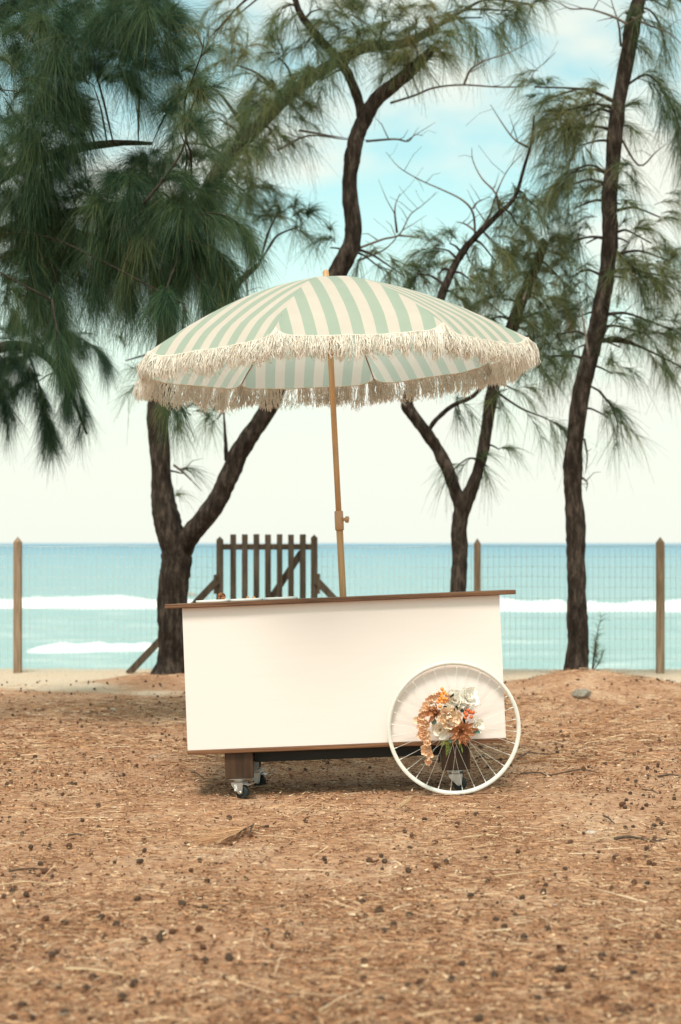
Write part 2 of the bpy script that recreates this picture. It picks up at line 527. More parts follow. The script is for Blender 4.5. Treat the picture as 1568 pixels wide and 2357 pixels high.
ys = np.concatenate([[-200, -60, -20, -6, 0, 2], np.arange(3.2, 15.6, .06), np.arange(16, 24, 1.0), [28, 35, 45, 60, 90]])
gv, gt_ = [], []
for y in ys:
    for x in xs:
        z = gz(x, y)
        if -4 <= x <= 4 and 3 < y < 16:
            z += .006 * noise.noise(Vector((x * 11, y * 11, 1))) + .004 * noise.noise(Vector((x * 31, y * 31, 5)))
        gv.append((x, y, z)); gt_.append(min(1, mound(x, y)))
nx = len(xs)
idx = np.arange(len(xs) * len(ys)).reshape(len(ys), nx)
gq = np.stack([idx[:-1, :-1], idx[:-1, 1:], idx[1:, 1:], idx[1:, :-1]], -1).reshape(-1, 4)
g = mesh_obj('ground', np.array(gv), gq, M['ground'], smooth=True, attr=np.array(gt_))
g['kind'] = 'structure'

SEA = -2.0
def sea_mat():
    m, t, b = new_mat('sea_water')
    v = coords(t, (.12, 1, 1))
    n1 = tnoise(t, v, .35, 5, .6)
    sp = N(t, 'ShaderNodeSeparateXYZ'); t.links.new(coords(t), sp.inputs[0])
    # shallow turquoise over sand near the shore, deeper blue far out
    lg = N(t, 'ShaderNodeMath', operation='LOGARITHM'); lg.inputs[1].default_value = 10
    t.links.new(sp.outputs[1], lg.inputs[0])
    wob = N(t, 'ShaderNodeMath', operation='MULTIPLY_ADD'); wob.inputs[1].default_value = .25; 
    t.links.new(n1, wob.inputs[0]); t.links.new(lg.outputs[0], wob.inputs[2])
    mr = N(t, 'ShaderNodeMapRange'); mr.inputs['From Min'].default_value = 1.6; mr.inputs['From Max'].default_value = 3.3
    t.links.new(wob.outputs[0], mr.inputs['Value'])
    c = ramp(t, [(0, (.35, .52, .51)), (.3, (.34, .505, .52)), (.5, (.29, .455, .50)), (.75, (.21, .375, .455)), (1, (.13, .28, .39))], mr.outputs[0])
    f2 = tnoise(t, coords(t, (.25, 1, 1)), .9, 6, .65)
    mr2 = N(t, 'ShaderNodeMapRange'); mr2.inputs['From Min'].default_value = .54; mr2.inputs['From Max'].default_value = .70
    t.links.new(f2, mr2.inputs['Value'])
    nearm = N(t, 'ShaderNodeMapRange'); nearm.inputs['From Min'].default_value = 105; nearm.inputs['From Max'].default_value = 70
    t.links.new(sp.outputs[1], nearm.inputs['Value'])
    mu = N(t, 'ShaderNodeMath', operation='MULTIPLY'); t.links.new(mr2.outputs[0], mu.inputs[0]); t.links.new(nearm.outputs[0], mu.inputs[1])
    x = N(t, 'ShaderNodeMix', data_type='RGBA'); x.inputs[7].default_value = (.7, .78, .76, 1)
    t.links.new(mu.outputs[0], x.inputs[0]); t.links.new(c, x.inputs[6])
    t.links.new(x.outputs[2], b.inputs['Base Color'])
    b.inputs['Roughness'].default_value = .35
    b.inputs['Specular IOR Level'].default_value = .12
    b.inputs['IOR'].default_value = 1.2
    w2 = tnoise(t, coords(t, (.3, 1, 1)), 1.4, 6, .7)
    bump(t, b, w2, 1.0, .5)
    return m
M['sea'] = sea_mat()
sxs = np.concatenate([[-9000, -2000, -500, -200, -100], np.arange(-50, 50.1, 1.0), [100, 200, 500, 2000, 9000]])
sys_ = np.concatenate([np.arange(24, 130, .7), np.geomspace(132, 12000, 40)])
sv = []
for y in sys_:
    for x in sxs:
        z = SEA
        if abs(x) < 60 and y < 400:
            q = Vector((x * .03, y * .11, 0))
            z += .22 * noise.noise(q) * min(1, 60 / y * 1.2) + .06 * noise.noise(Vector((x * .25, y * .7, 2)))
        sv.append((x, y, z))
idx = np.arange(len(sxs) * len(sys_)).reshape(len(sys_), len(sxs))
sq = np.stack([idx[:-1, :-1], idx[:-1, 1:], idx[1:, 1:], idx[1:, :-1]], -1).reshape(-1, 4)
s_o = mesh_obj('sea', np.array(sv), sq, M['sea'], smooth=True)
s_o['kind'] = 'structure'

def breaker(name, d, u0, u1, h, depth, label, seed, taper=.12):
    x0, x1 = (u0 - 784) * d / F, (u1 - 784) * d / F
    n = int(max(30, (x1 - x0) / .28)); m = 14
    v, f = [], []
    for i in range(n + 1):
        t = i / n
        x = x0 + (x1 - x0) * t
        e = min(1, t / taper, (1 - t) / taper) if taper else 1
        e = max(0.02, e) ** .6
        hh = h * e * max(.12, .72 + .5 * noise.noise(Vector((x * .12, seed, 0))) + .22 * noise.noise(Vector((x * .7, seed, 4))) + .14 * noise.noise(Vector((x * 2.3, seed, 4))))
        yo = .9 * noise.noise(Vector((x * .1, seed, 9)))
        for j in range(m + 1):
            a = j / m
            yy = d + yo + (a - .35) * depth * (.6 + .4 * e)
            zz = hh * (math.sin(math.pi * min(1, a / .7) * .5) if a < .35 else math.cos(math.pi * .5 * max(0, (a - .35) / .65)) * math.sin(math.pi / 4) * 1.0 + .0)
            if a < .35: zz = hh * math.sin(math.pi * .5 * a / .35) * .7071
            zz += .16 * hh * noise.noise(Vector((x * 2.2, yy * 2.2, seed))) * math.sin(math.pi * a)
            v.append((x, yy, SEA - .12 + max(0, zz) * 1.41 + .05 * math.sin(math.pi * a)))
    for i in range(n):
        for j in range(m):
            b = i * (m + 1) + j
            f.append((b, b + m + 1, b + m + 2, b + 1))
    o = mesh_obj(name, v, f, M['foam'], smooth=True)
    return tag(o, label, 'wave', 'breaking waves')
breaker('breaking_wave', 78, -1200, 2900, .60, 5, 'long white breaking wave crossing the whole width of the sea', 3.1, .02)
breaker('breaking_wave', 47, 60, 430, .34, 2.6, 'short white wave breaking near the shore beside the forked tree', 8.7, .2)
breaker('breaking_wave', 50, 1430, 1560, .12, 1.0, 'faint small foam crest near the shore by the right fence post', 5.2, .3)
m_ = MB(); m_.lathe([(.02, -.1), (.3, 0), (.34, .08), (.22, .16), (.05, .2)], 9)
for p in m_.v: p.x *= 1.1; p.z += SEA + .02 + .05 * noise.noise(p * 4); p.y += 95; p.x += (441 - 784) * 95 / F
tag(m_.build('sea_rock', M['rock'], smooth=True), 'small dark rock showing above the sea beside the forked trunk', 'rock')

# ------------------------------------------------------------------ fence and gate
FD = 14.4
fx = lambda u, d=FD: (u - 784) * d / F
fence = empty('wire_fence', (fx(784), FD, gz(0, FD)))
tag(fence, 'see-through wire mesh fence on wooden posts along the beach edge', 'fence')
def post_mesh(x, y, z0, z1, w, d=None, tip=.05):
    d = d or w
    b = MB()
    h = w / 2; k = d / 2
    v = [(x - h, y - k, z0), (x + h, y - k, z0), (x + h, y + k, z0), (x - h, y + k, z0),
         (x - h, y - k, z1 - tip), (x + h, y - k, z1 - tip), (x + h, y + k, z1 - tip), (x - h, y + k, z1 - tip), (x, y, z1)]
    f = [(3, 2, 1, 0), (0, 1, 5, 4), (1, 2, 6, 5), (2, 3, 7, 6), (3, 0, 4, 7), (4, 5, 8), (5, 6, 8), (6, 7, 8), (7, 4, 8)]
    return b.add(v, f)
def world_child(b, name, material, parent, smooth=False):
    """shape given in world space; child keeps it there"""
    inv = parent.matrix_world.inverted()
    b.v = [inv @ p for p in b.v]
    return b.build(name, material, parent, smooth)
bpy.context.view_layer.update()
POSTS = [-860, -410, 41, 1099, 1520, 1945, 2370]
ztop = CH - (1236 - 1250) * FD / F
for i, u in enumerate(POSTS):
    x = fx(u)
    world_child(post_mesh(x, FD, gz(x, FD) - .2, ztop + random.uniform(-.012, .012), .066 if u != 1099 else .058), 'post', M['post'], fence)
def wire_bay(x0, x1):
    zt, y = CH - (1258 - 1250) * FD / F, FD + .036
    C = []
    n = int((x1 - x0) / .05)
    for i in range(n + 1):
        x = x0 + (x1 - x0) * i / n
        o_ = .006 * noise.noise(Vector((x * 3, 0, 0)))
        C.append([(x + o_, y, gz(x, FD) - .02), (x, y + .004, .6), (x - o_, y, zt + .012 * noise.noise(Vector((x * 2, 3, 0))))])
    V1, Q1 = np_tubes(np.array(C), np.full((len(C), 3), .0022), 4)
    C = []
    m = 12
    for k in range(13):
        z = .03 + (zt - .03) * k / 12
        row = []
        for i in range(m + 1):
            x = x0 + (x1 - x0) * i / m
            row.append((x, y + .003, z + .012 * noise.noise(Vector((x * 1.5, k * .7, 2)))))
        C.append(row)
    rad = np.full((13, m + 1), .0017); rad[-1] = .003
    V2, Q2 = np_tubes(np.array(C), rad, 4)
    V = np.concatenate([V1, V2]); Q = np.concatenate([Q1, Q2 + len(V1)])
    inv = np.array(fence.matrix_world.inverted())
    V = V @ inv[:3, :3].T + inv[:3, 3]
    o = mesh_obj('wire_mesh', V, Q, M['wire'], fence)
    o['kind'] = 'stuff'
ends = [fx(u) for u in (-860, -410, 41, 502)]
for a, b in zip(ends, ends[1:]): wire_bay(a, b)
ends = [fx(u) for u in (728, 1099, 1520, 1945, 2370)]
for a, b in zip(ends, ends[1:]): wire_bay(a, b)

GD = 14.35
gu = lambda px: (473.7 + px * .2083 - 784) * GD / F
gvz = lambda py: CH - (1208.6 + py * .2083 - 1250) * GD / F
gate = empty('picket_gate', ((gu(157) + gu(1197)) / 2, GD, 0))
tag(gate, 'weathered brown wooden picket gate between two braced posts', 'gate')
bpy.context.view_layer.update()
def gbox(name, px0, px1, py0, py1, y0, y1, bev=.004):
    b = MB().box(gu(px0), gu(px1), y0, y1, min(gvz(py0), gvz(py1)), max(gvz(py0), gvz(py1)), bev)
    return world_child(b, name, M['gate'], gate)
for a, b, top in ((120, 193, 125), (1162, 1236, 103)):
    world_child(post_mesh((gu(a) + gu(b)) / 2, GD, -.2, gvz(top), gu(b) - gu(a), .06, .03), 'post', M['gate'], gate)
gbox('post_cleat', 92, 131, 548, 760, GD - .05, GD + .03)
gbox('post_cleat', 1229, 1265, 538, 760, GD - .05, GD + .03)
for i, (a, b) in enumerate(((274, 339), (402, 467), (530, 595), (657, 723), (787, 849), (912, 976), (1040, 1108))):
    gbox('picket', a, b, 102 + random.uniform(-3, 3), 1560 + random.uniform(-8, 8), GD - .045, GD - .022)
gbox('rail', 194, 1161, 208, 272, GD - .0215, GD + .012)
gbox('rail', 194, 1161, 1300, 1370, GD - .0215, GD + .012)
def slab(p0, p1, w, t, y):
    a = Vector((gu(p0[0]), y, gvz(p0[1]))); b = Vector((gu(p1[0]), y, gvz(p1[1])))
    d = (b - a).normalized(); n = Vector((-d.z, 0, d.x)) * w / 2; k = Vector((0, t / 2, 0))
    v = [a - n - k, a + n - k, a + n + k, a - n + k, b - n - k, b + n - k, b + n + k, b - n + k]
    return MB().add(v, [(3, 2, 1, 0), (4, 5, 6, 7), (0, 1, 5, 4), (1, 2, 6, 5), (2, 3, 7, 6), (3, 0, 4, 7)])
world_child(slab((400, 1295), (1060, 300), .062, .03, GD + .03), 'diagonal_brace', M['gate'], gate)
world_child(slab((130, 610), (-850, 1640), .062, .05, GD - .03), 'strut', M['gate'], gate)
world_child(slab((1225, 610), (2210, 1640), .062, .05, GD - .03), 'strut', M['gate'], gate)

# ------------------------------------------------------------------ trees
def tree(name, label, limbs, dead, blobs, lines, base, needle, nw, nlen, per_spray, seed, bark=True, tint_mu=.42, tk=1.0):
    """limbs: (part name, [(u,v,d,diam_units)...]) ; blobs: (u,v,ru,rv,d,n sprays)"""
    rs = np.random.default_rng(seed)
    rnd = random.Random(seed)
    root = empty(name, base)
    tag(root, label, 'tree', 'casuarina trees along the beach')
    off = Vector(base)
    pts_all = []
    for pname, spec in limbs:
        pts = [P(u, v, d) for u, v, d, w_ in spec]
        rad = [w_ * d / F / 2 for u, v, d, w_ in spec]
        lp, lr = smooth_line(pts, rad, 8)
        for i, p in enumerate(lp):
            lp[i] = p + Vector((noise.noise(p * 2.3 + Vector((seed, 0, 0))), noise.noise(p * 2.3 + Vector((0, seed, 0))), 0)) * lr[i] * .35
        pts_all += list(zip(lp, lr))
        b = MB(); b.tube(lp, lr, 16, True, .2, seed)
        b.v = [p - off for p in b.v]
        b.build(pname, M['bark'], root, smooth=True)
    # bare dead branches
    for spec in dead:
        C = MB()
        dd = spec[0][2]
        pts = []
        for k, (u, v, d) in enumerate(spec[:]):
            pts.append(P(u, v, d + .25 * math.sin(k * 1.7 + u)))
        n = len(pts)
        r0 = spec_r.get(id(spec), .0115)
        lp, lr = smooth_line(pts, [r0 * (1 - .8 * i / (n - 1)) for i in range(n)], 4)
        C.tube(lp, lr, 5)
        # side twigs
        for i in range(3, len(lp) - 1, 2):
            if rnd.random() < .6:
                L = rnd.uniform(.08, .3)
                dr = Vector((rnd.uniform(-1, 1), rnd.uniform(-.7, .7), rnd.uniform(-.1, 1))).normalized()
                q = [lp[i], lp[i] + dr * L * .5 + Vector((0, 0, .01)), lp[i] + dr * L + Vector((0, 0, rnd.uniform(-.05, .08)))]
                C.tube(q, [lr[i] * .55, lr[i] * .4, .0015], 4)
        C.v = [p - off for p in C.v]
        C.build('dead_branch', M['dead_twig'], root, smooth=True)
    # leafy sprays
    def put(BR):
        BR.v = [p - off for p in BR.v]
        BR.build('branch', M['twig'], root, smooth=True)
    roots, dirs, Ls, dro, tin = [], [], [], [], []
    stemC = []
    def spray(p0, dr, Ls_, nn, tmu, k=1.0):
        m = 6
        s = np.linspace(0, 1, m)
        d = np.array(dr)
        c = np.array(p0)[None] + d[None] * (Ls_ * s)[:, None]
        c[:, 2] -= .38 * Ls_ * s ** 2
        stemC.append(c)
        t = rs.uniform(.05, 1, nn) ** .8
        i0 = np.minimum((t * (m - 1)).astype(int), m - 2)
        fr = t * (m - 1) - i0
        rp = c[i0] * (1 - fr)[:, None] + c[i0 + 1] * fr[:, None]
        tg = c[i0 + 1] - c[i0]; tg /= np.linalg.norm(tg, axis=1, keepdims=True)
        rv = rs.normal(0, 1, (nn, 3)); rv -= tg * (rv * tg).sum(1, keepdims=True)
        rv /= np.linalg.norm(rv, axis=1, keepdims=True) + 1e-9
        dd = tg * rs.uniform(.55, 1., (nn, 1)) + rv * rs.uniform(.2, .75, (nn, 1)) + np.array([[0, 0, .08]])
        dd /= np.linalg.norm(dd, axis=1, keepdims=True)
        roots.append(rp); dirs.append(dd)
        Ls.append(nlen * k * rs.uniform(.55, 1.2, nn)); dro.append(rs.uniform(.35, .95, nn))
        tin.append(np.clip(rs.normal(tmu, .15, nn), 0, 1))
    def link(pc, r_end=.006, BR=None):
        q, r = min(pts_all, key=lambda a: (a[0] - pc).length * (1.0 if a[0].z < pc.z + .3 else 1.6))
        L = (q - pc).length
        mid = (q + pc) / 2 + Vector((0, 0, .12 * L)) + Vector((rnd.uniform(-1, 1), rnd.uniform(-1, 1), rnd.uniform(-1, 1))) * .06 * L
        lp, lr = smooth_line([q, q.lerp(mid, .55) + Vector((0, 0, .03 * L)), mid, pc], [v_ * tk for v_ in (min(r * .45, .012 + .012 * L), .010 + .006 * L, .008 + .003 * L, r_end)], 5)
        BR = BR or MB()
        BR.tube(lp, lr, 5)
        put(BR)
        return (pc - q).normalized()
    for bl in blobs:
        u, v, ru, rv_, d, n = bl[:6]
        tmu = bl[6] if len(bl) > 6 else tint_mu
        kk = bl[7] if len(bl) > 7 else 1.0
        pc = P(u, v, d)
        sx, sz = ru * d / F, rv_ * d / F
        bd = link(pc)
        for k in range(n):
            o_ = Vector((rnd.gauss(0, .45) * sx, rnd.gauss(0, .45) * max(sx, sz), rnd.gauss(0, .45) * sz + .25 * nlen))
            p0 = pc + o_
            dr = (bd * .5 + o_.normalized() * .6 + Vector((rnd.gauss(0, .35), rnd.gauss(0, .35), rnd.gauss(-.05, .3)))).normalized()
            Lsp = rnd.uniform(.5, 1.15) * (sx + sz) * .75
            spray(p0 - dr * Lsp * .4, dr, Lsp, int(per_spray * rnd.uniform(.7, 1.3)), tmu + rnd.gauss(0, .1), kk)
    for ln in lines:      # needles set along one drooping branch
        spec, n, tmu = ln[:3]
        kk = ln[3] if len(ln) > 3 else 1.0
        pts = [P(u, v, d) for u, v, d in spec]
        lp, lr = smooth_line(pts, [.012 * kk * (1 - .7 * i / (len(pts) - 1)) for i in range(len(pts))], 6)
        BR = MB().tube(lp, lr, 5)
        link(pts[0], .011, BR)
        for k in range(n):
            t = rnd.random() ** .8 * (len(lp) - 2)
            i = int(t)
            p0 = lp[i].lerp(lp[i + 1], t - i)
            tg = (lp[i + 1] - lp[i]).normalized()
            dr = (tg * .8 + Vector((rnd.gauss(0, .3), rnd.gauss(0, .35), rnd.gauss(-.15, .25)))).normalized()
            spray(p0, dr, rnd.uniform(.12, .3) * kk, int(per_spray * rnd.uniform(.5, 1)), tmu + rnd.gauss(0, .08), kk)
    if stemC:
        C_ = np.array(stemC) - np.array(off)[None, None]
        V, Q = np_tubes(C_, np.broadcast_to(np.linspace(.0035, .0012, 6), (len(C_), 6)), 3)
        o = mesh_obj('twigs', V, Q, M['twig'], root); o['kind'] = 'stuff'
        rt = np.concatenate(roots) - np.array(off)[None]
        V, Q = np_ribbons(rt, np.concatenate(dirs), np.concatenate(Ls), np.concatenate(dro), nw * rs.uniform(.7, 1.2, len(rt)), 4, rs.normal(0, .16, (len(rt), 3)))
        o = mesh_obj('crown', V, Q, needle, root, attr=np.repeat(np.concatenate(tin), 10))
        o['kind'] = 'stuff'
        print(name, 'needles', len(rt))
    return root
spec_r = {}

# T1 big forked tree on the left
D1 = 13.6
limbs1 = [
 ('trunk', [(388, 1575, D1, 96), (391, 1535, D1, 74), (396, 1440, D1, 66), (401, 1330, D1, 65), (404, 1270, D1, 72), (386, 1215, D1, 60), (376, 1150, D1, 52), (370, 1050, D1, 49), (366, 950, D1, 50), (378, 830, D1, 48), (392, 710, D1, 47), (425, 560, D1 + .1, 44), (500, 400, D1 + .2, 35), (600, 285, D1 + .2, 30), (710, 185, D1 + .2, 28), (835, 112, D1 + .2, 24), (930, 100, D1 + .2, 20), (1010, 60, D1 + .2, 16)]),
 ('limb', [(405, 1285, D1, 50), (432, 1240, D1 - .05, 50), (470, 1195, D1 - .1, 46), (508, 1135, D1 - .1, 43), (545, 1055, D1 - .1, 44), (600, 965, D1 - .1, 42), (660, 850, D1 - .1, 42), (730, 720, D1 - .1, 42), (790, 605, D1 - .1, 44), (812, 540, D1 - .1, 40), (804, 440, D1 - .1, 37), (812, 360, D1 - .1, 38), (832, 285, D1 - .1, 36), (868, 225, D1 - .1, 34), (942, 168, D1 - .1, 30), (1000, 110, D1, 18)]),
 ('limb', [(836, 285, D1 - .1, 26), (822, 225, D1 - .05, 22), (790, 150, D1, 22), (735, 90, D1, 20), (690, 30, D1, 16), (670, -40, D1, 12)]),
 ('limb', [(470, 745, D1 + .1, 22), (520, 690, D1, 18), (550, 650, D1, 17), (585, 617, D1, 11), (598, 605, D1, 5)]),
 ('limb', [(522, 1060, D1 - .1, 12), (518, 1000, D1 - .1, 7), (515, 950, D1 - .1, 4)]),
]
dead1 = [[(899, 237, D1), (954, 220, D1), (999, 202, D1), (1064, 195, D1), (1154, 200, D1), (1214, 195, D1), (1230, 165, D1), (1259, 140, D1), (1279, 120, D1)],
 [(1069, 192, D1), (1084, 160, D1), (1114, 140, D1), (1174, 120, D1), (1229, 90, D1)],
 [(844, 325, D1), (909, 320, D1), (939, 325, D1), (955, 310, D1), (974, 312, D1)],
 [(829, 570, D1), (884, 550, D1), (919, 540, D1), (944, 495, D1), (969, 475, D1), (1004, 445, D1)],
 [(824, 600, D1), (884, 575, D1), (919, 540, D1)], [(914, 535, D1), (909, 480, D1), (921, 445, D1)], [(919, 542, D1), (950, 545, D1), (984, 552, D1)],
 [(550, 652, D1), (578, 600, D1), (588, 540, D1)], [(565, 640, D1), (570, 680, D1), (563, 715, D1)],
 [(400, 1070, D1), (425, 1090, D1), (445, 1110, D1), (465, 1130, D1)],
 [(690, 300, D1), (760, 312, D1), (800, 318, D1)], [(640, 345, D1), (710, 312, D1), (790, 320, D1), (850, 322, D1)]]
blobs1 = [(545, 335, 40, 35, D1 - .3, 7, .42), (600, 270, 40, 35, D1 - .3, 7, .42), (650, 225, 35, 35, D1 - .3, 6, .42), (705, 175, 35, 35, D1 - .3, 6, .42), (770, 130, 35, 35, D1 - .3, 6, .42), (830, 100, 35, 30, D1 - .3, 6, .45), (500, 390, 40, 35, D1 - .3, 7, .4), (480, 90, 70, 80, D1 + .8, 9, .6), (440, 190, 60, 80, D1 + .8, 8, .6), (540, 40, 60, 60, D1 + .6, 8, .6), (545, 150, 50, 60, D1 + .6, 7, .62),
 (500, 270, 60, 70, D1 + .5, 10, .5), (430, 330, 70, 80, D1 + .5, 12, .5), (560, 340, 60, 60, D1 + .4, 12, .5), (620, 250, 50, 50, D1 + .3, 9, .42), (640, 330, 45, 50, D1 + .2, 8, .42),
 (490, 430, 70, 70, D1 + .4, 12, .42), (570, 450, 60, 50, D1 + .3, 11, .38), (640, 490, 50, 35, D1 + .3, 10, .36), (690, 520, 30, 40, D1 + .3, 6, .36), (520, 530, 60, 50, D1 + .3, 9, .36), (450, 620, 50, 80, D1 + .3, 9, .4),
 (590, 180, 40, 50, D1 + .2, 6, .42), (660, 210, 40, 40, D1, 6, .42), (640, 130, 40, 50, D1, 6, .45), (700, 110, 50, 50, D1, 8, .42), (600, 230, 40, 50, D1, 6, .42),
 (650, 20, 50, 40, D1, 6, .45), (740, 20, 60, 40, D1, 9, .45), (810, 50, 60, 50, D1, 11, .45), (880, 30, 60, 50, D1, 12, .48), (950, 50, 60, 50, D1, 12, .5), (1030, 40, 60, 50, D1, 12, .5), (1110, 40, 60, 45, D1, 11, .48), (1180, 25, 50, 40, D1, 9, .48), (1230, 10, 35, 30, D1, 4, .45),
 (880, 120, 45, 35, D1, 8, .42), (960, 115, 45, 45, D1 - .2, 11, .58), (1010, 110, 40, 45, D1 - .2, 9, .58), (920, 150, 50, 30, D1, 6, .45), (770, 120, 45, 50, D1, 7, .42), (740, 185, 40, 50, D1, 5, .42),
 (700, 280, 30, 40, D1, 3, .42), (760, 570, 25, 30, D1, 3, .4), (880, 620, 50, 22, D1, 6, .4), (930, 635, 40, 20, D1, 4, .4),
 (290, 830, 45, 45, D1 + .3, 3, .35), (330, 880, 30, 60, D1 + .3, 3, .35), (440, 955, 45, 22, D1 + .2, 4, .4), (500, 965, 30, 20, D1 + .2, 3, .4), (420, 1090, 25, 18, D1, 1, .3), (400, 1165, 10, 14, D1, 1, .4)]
tree('casuarina_tree', 'big dark forked casuarina trunk left of the picket gate', limbs1, dead1, blobs1, [], (T1x, T1y, gz(T1x, T1y)), M['needle_far'], .0046, .23, 56, 3)

# T2 y-shaped tree behind the cart
D2 = 13.3
limbs2 = [
 ('trunk', [(1046, 1560, D2, 52), (1050, 1450, D2, 42), (1055, 1360, D2, 37), (1060, 1270, D2, 38), (1058, 1210, D2, 37), (1068, 1160, D2, 36), (1092, 1105, D2, 28), (1110, 1050, D2, 28), (1122, 980, D2, 27), (1132, 900, D2, 29), (1150, 840, D2, 28), (1178, 750, D2, 27), (1202, 685, D2, 26), (1235, 610, D2, 24), (1256, 556, D2, 19)]),
 ('limb', [(1064, 1185, D2, 30), (1050, 1140, D2, 30), (1030, 1080, D2, 28), (1000, 1025, D2, 27), (965, 975, D2, 28), (935, 935, D2, 28), (945, 895, D2, 25), (985, 790, D2, 23), (1022, 670, D2, 20), (1060, 590, D2, 18), (1094, 545, D2, 15), (1144, 495, D2, 12), (1184, 455, D2, 10), (1209, 380, D2, 8), (1224, 325, D2, 6), (1230, 265, D2, 4)]),
 ('limb', [(985, 995, D2, 10), (1000, 970, D2, 11), (1040, 935, D2, 10), (1090, 910, D2, 10), (1135, 860, D2, 9), (1180, 840, D2, 7), (1250, 800, D2, 5)]),
]
dead2 = [[(1094, 545, D2), (1089, 490, D2), (1064, 460, D2), (1014, 435, D2), (969, 415, D2), (919, 385, D2), (889, 350, D2)],
 [(1150, 490, D2), (1141, 445, D2), (1109, 410, D2), (1089, 370, D2), (1086, 340, D2)], [(1219, 340, D2), (1184, 320, D2), (1154, 280, D2), (1129, 240, D2)],
 [(1094, 540, D2), (1125, 500, D2), (1145, 440, D2), (1170, 390, D2), (1205, 350, D2)], [(1089, 480, D2), (1100, 465, D2), (1130, 452, D2)], [(1092, 530, D2), (1070, 515, D2), (1050, 510, D2)],
 [(935, 935, D2), (915, 912, D2), (905, 905, D2)], [(1240, 720, D2), (1180, 735, D2), (1130, 700, D2), (1115, 690, D2)], [(1205, 690, D2), (1225, 620, D2), (1212, 580, D2)]]
blobs2 = [(1080, 600, 45, 40, D2 + .3, 6, .5), (1180, 640, 50, 45, D2 + .3, 8, .52), (1240, 560, 45, 45, D2 + .3, 7, .52), (1120, 740, 50, 40, D2 + .3, 7, .45), (1270, 720, 45, 45, D2 + .3, 7, .48), (1200, 590, 40, 40, D2 + .3, 6, .55), (1010, 630, 45, 35, D2 + .3, 6, .45), (1290, 640, 40, 45, D2 + .3, 6, .5), (1170, 480, 35, 35, D2 + .2, 4, .5), (1000, 570, 45, 35, D2, 6, .45), (1035, 560, 30, 35, D2, 5, .45), (960, 630, 40, 30, D2, 4, .42), (1090, 650, 45, 40, D2, 8, .48), (1060, 690, 40, 35, D2, 6, .45), (1140, 600, 50, 40, D2, 9, .5), (1130, 550, 40, 35, D2, 5, .5),
 (1190, 520, 45, 40, D2, 7, .5), (1210, 450, 40, 45, D2, 6, .45), (1240, 480, 40, 40, D2, 6, .5), (1160, 690, 45, 50, D2, 8, .48), (1220, 640, 40, 50, D2, 7, .48), (1250, 700, 40, 45, D2, 8, .48), (1210, 760, 50, 45, D2, 9, .45), (1160, 790, 50, 40, D2, 7, .4),
 (1270, 580, 40, 45, D2, 6, .5), (1190, 900, 40, 30, D2, 4, .38), (1220, 850, 50, 35, D2, 6, .42), (1150, 940, 40, 20, D2, 2, .38), (1060, 950, 40, 20, D2, 3, .38), (1125, 1075, 40, 25, D2, 2, .32), (1150, 1035, 20, 30, D2, 1, .3), (1040, 800, 60, 40, D2, 5, .4), (1100, 880, 40, 30, D2, 3, .4)]
lines2 = [([(1140, 900, D2), (1200, 940, D2), (1250, 960, D2), (1300, 985, D2)], 7, .38), ([(1110, 1060, D2), (1080, 1055, D2), (1052, 1072, D2)], 3, .35)]
x2 = (1050 - 784) * D2 / F
tree('casuarina_tree', 'slim casuarina with a Y-shaped fork directly behind the cart', limbs2, dead2, blobs2, lines2, (x2, D2, gz(x2, D2)), M['needle_far'], .0040, .20, 60, 5)

# T3 single trunk on the right
D3 = 13.1
limbs3 = [('trunk', [(1316, 1590, D3, 85), (1326, 1550, D3, 57), (1331, 1480, D3, 50), (1330, 1400, D3, 46), (1328, 1290, D3, 42), (1327, 1200, D3, 44), (1320, 1120, D3, 42), (1317, 1050, D3, 39), (1328, 970, D3, 39), (1350, 860, D3, 39), (1378, 740, D3, 40), (1397, 640, D3, 39), (1404, 540, D3, 37), (1405, 440, D3, 35), (1413, 340, D3, 35), (1425, 240, D3, 34), (1440, 140, D3, 35), (1460, 50, D3, 35), (1480, -30, D3, 31), (1500, -150, D3, 26), (1510, -260, D3, 17)])]
dead3 = [[(1444, 55, D3), (1404, 35, D3), (1354, 20, D3), (1314, 20, D3), (1284, 5, D3), (1250, 0, D3)], [(1429, 105, D3), (1424, 55, D3), (1410, 10, D3), (1404, -20, D3)],
 [(1455, 40, D3), (1500, 60, D3), (1540, 75, D3), (1580, 110, D3)], [(1420, 300, D3), (1470, 380, D3), (1510, 350, D3), (1535, 330, D3)], [(1355, 820, D3), (1340, 720, D3), (1330, 690, D3)], [(1378, 820, D3), (1395, 760, D3), (1470, 690, D3)],
 [(1345, 1010, D3), (1352, 1050, D3), (1348, 1090, D3)], [(1340, 1100, D3), (1352, 1110, D3), (1350, 1130, D3)]]
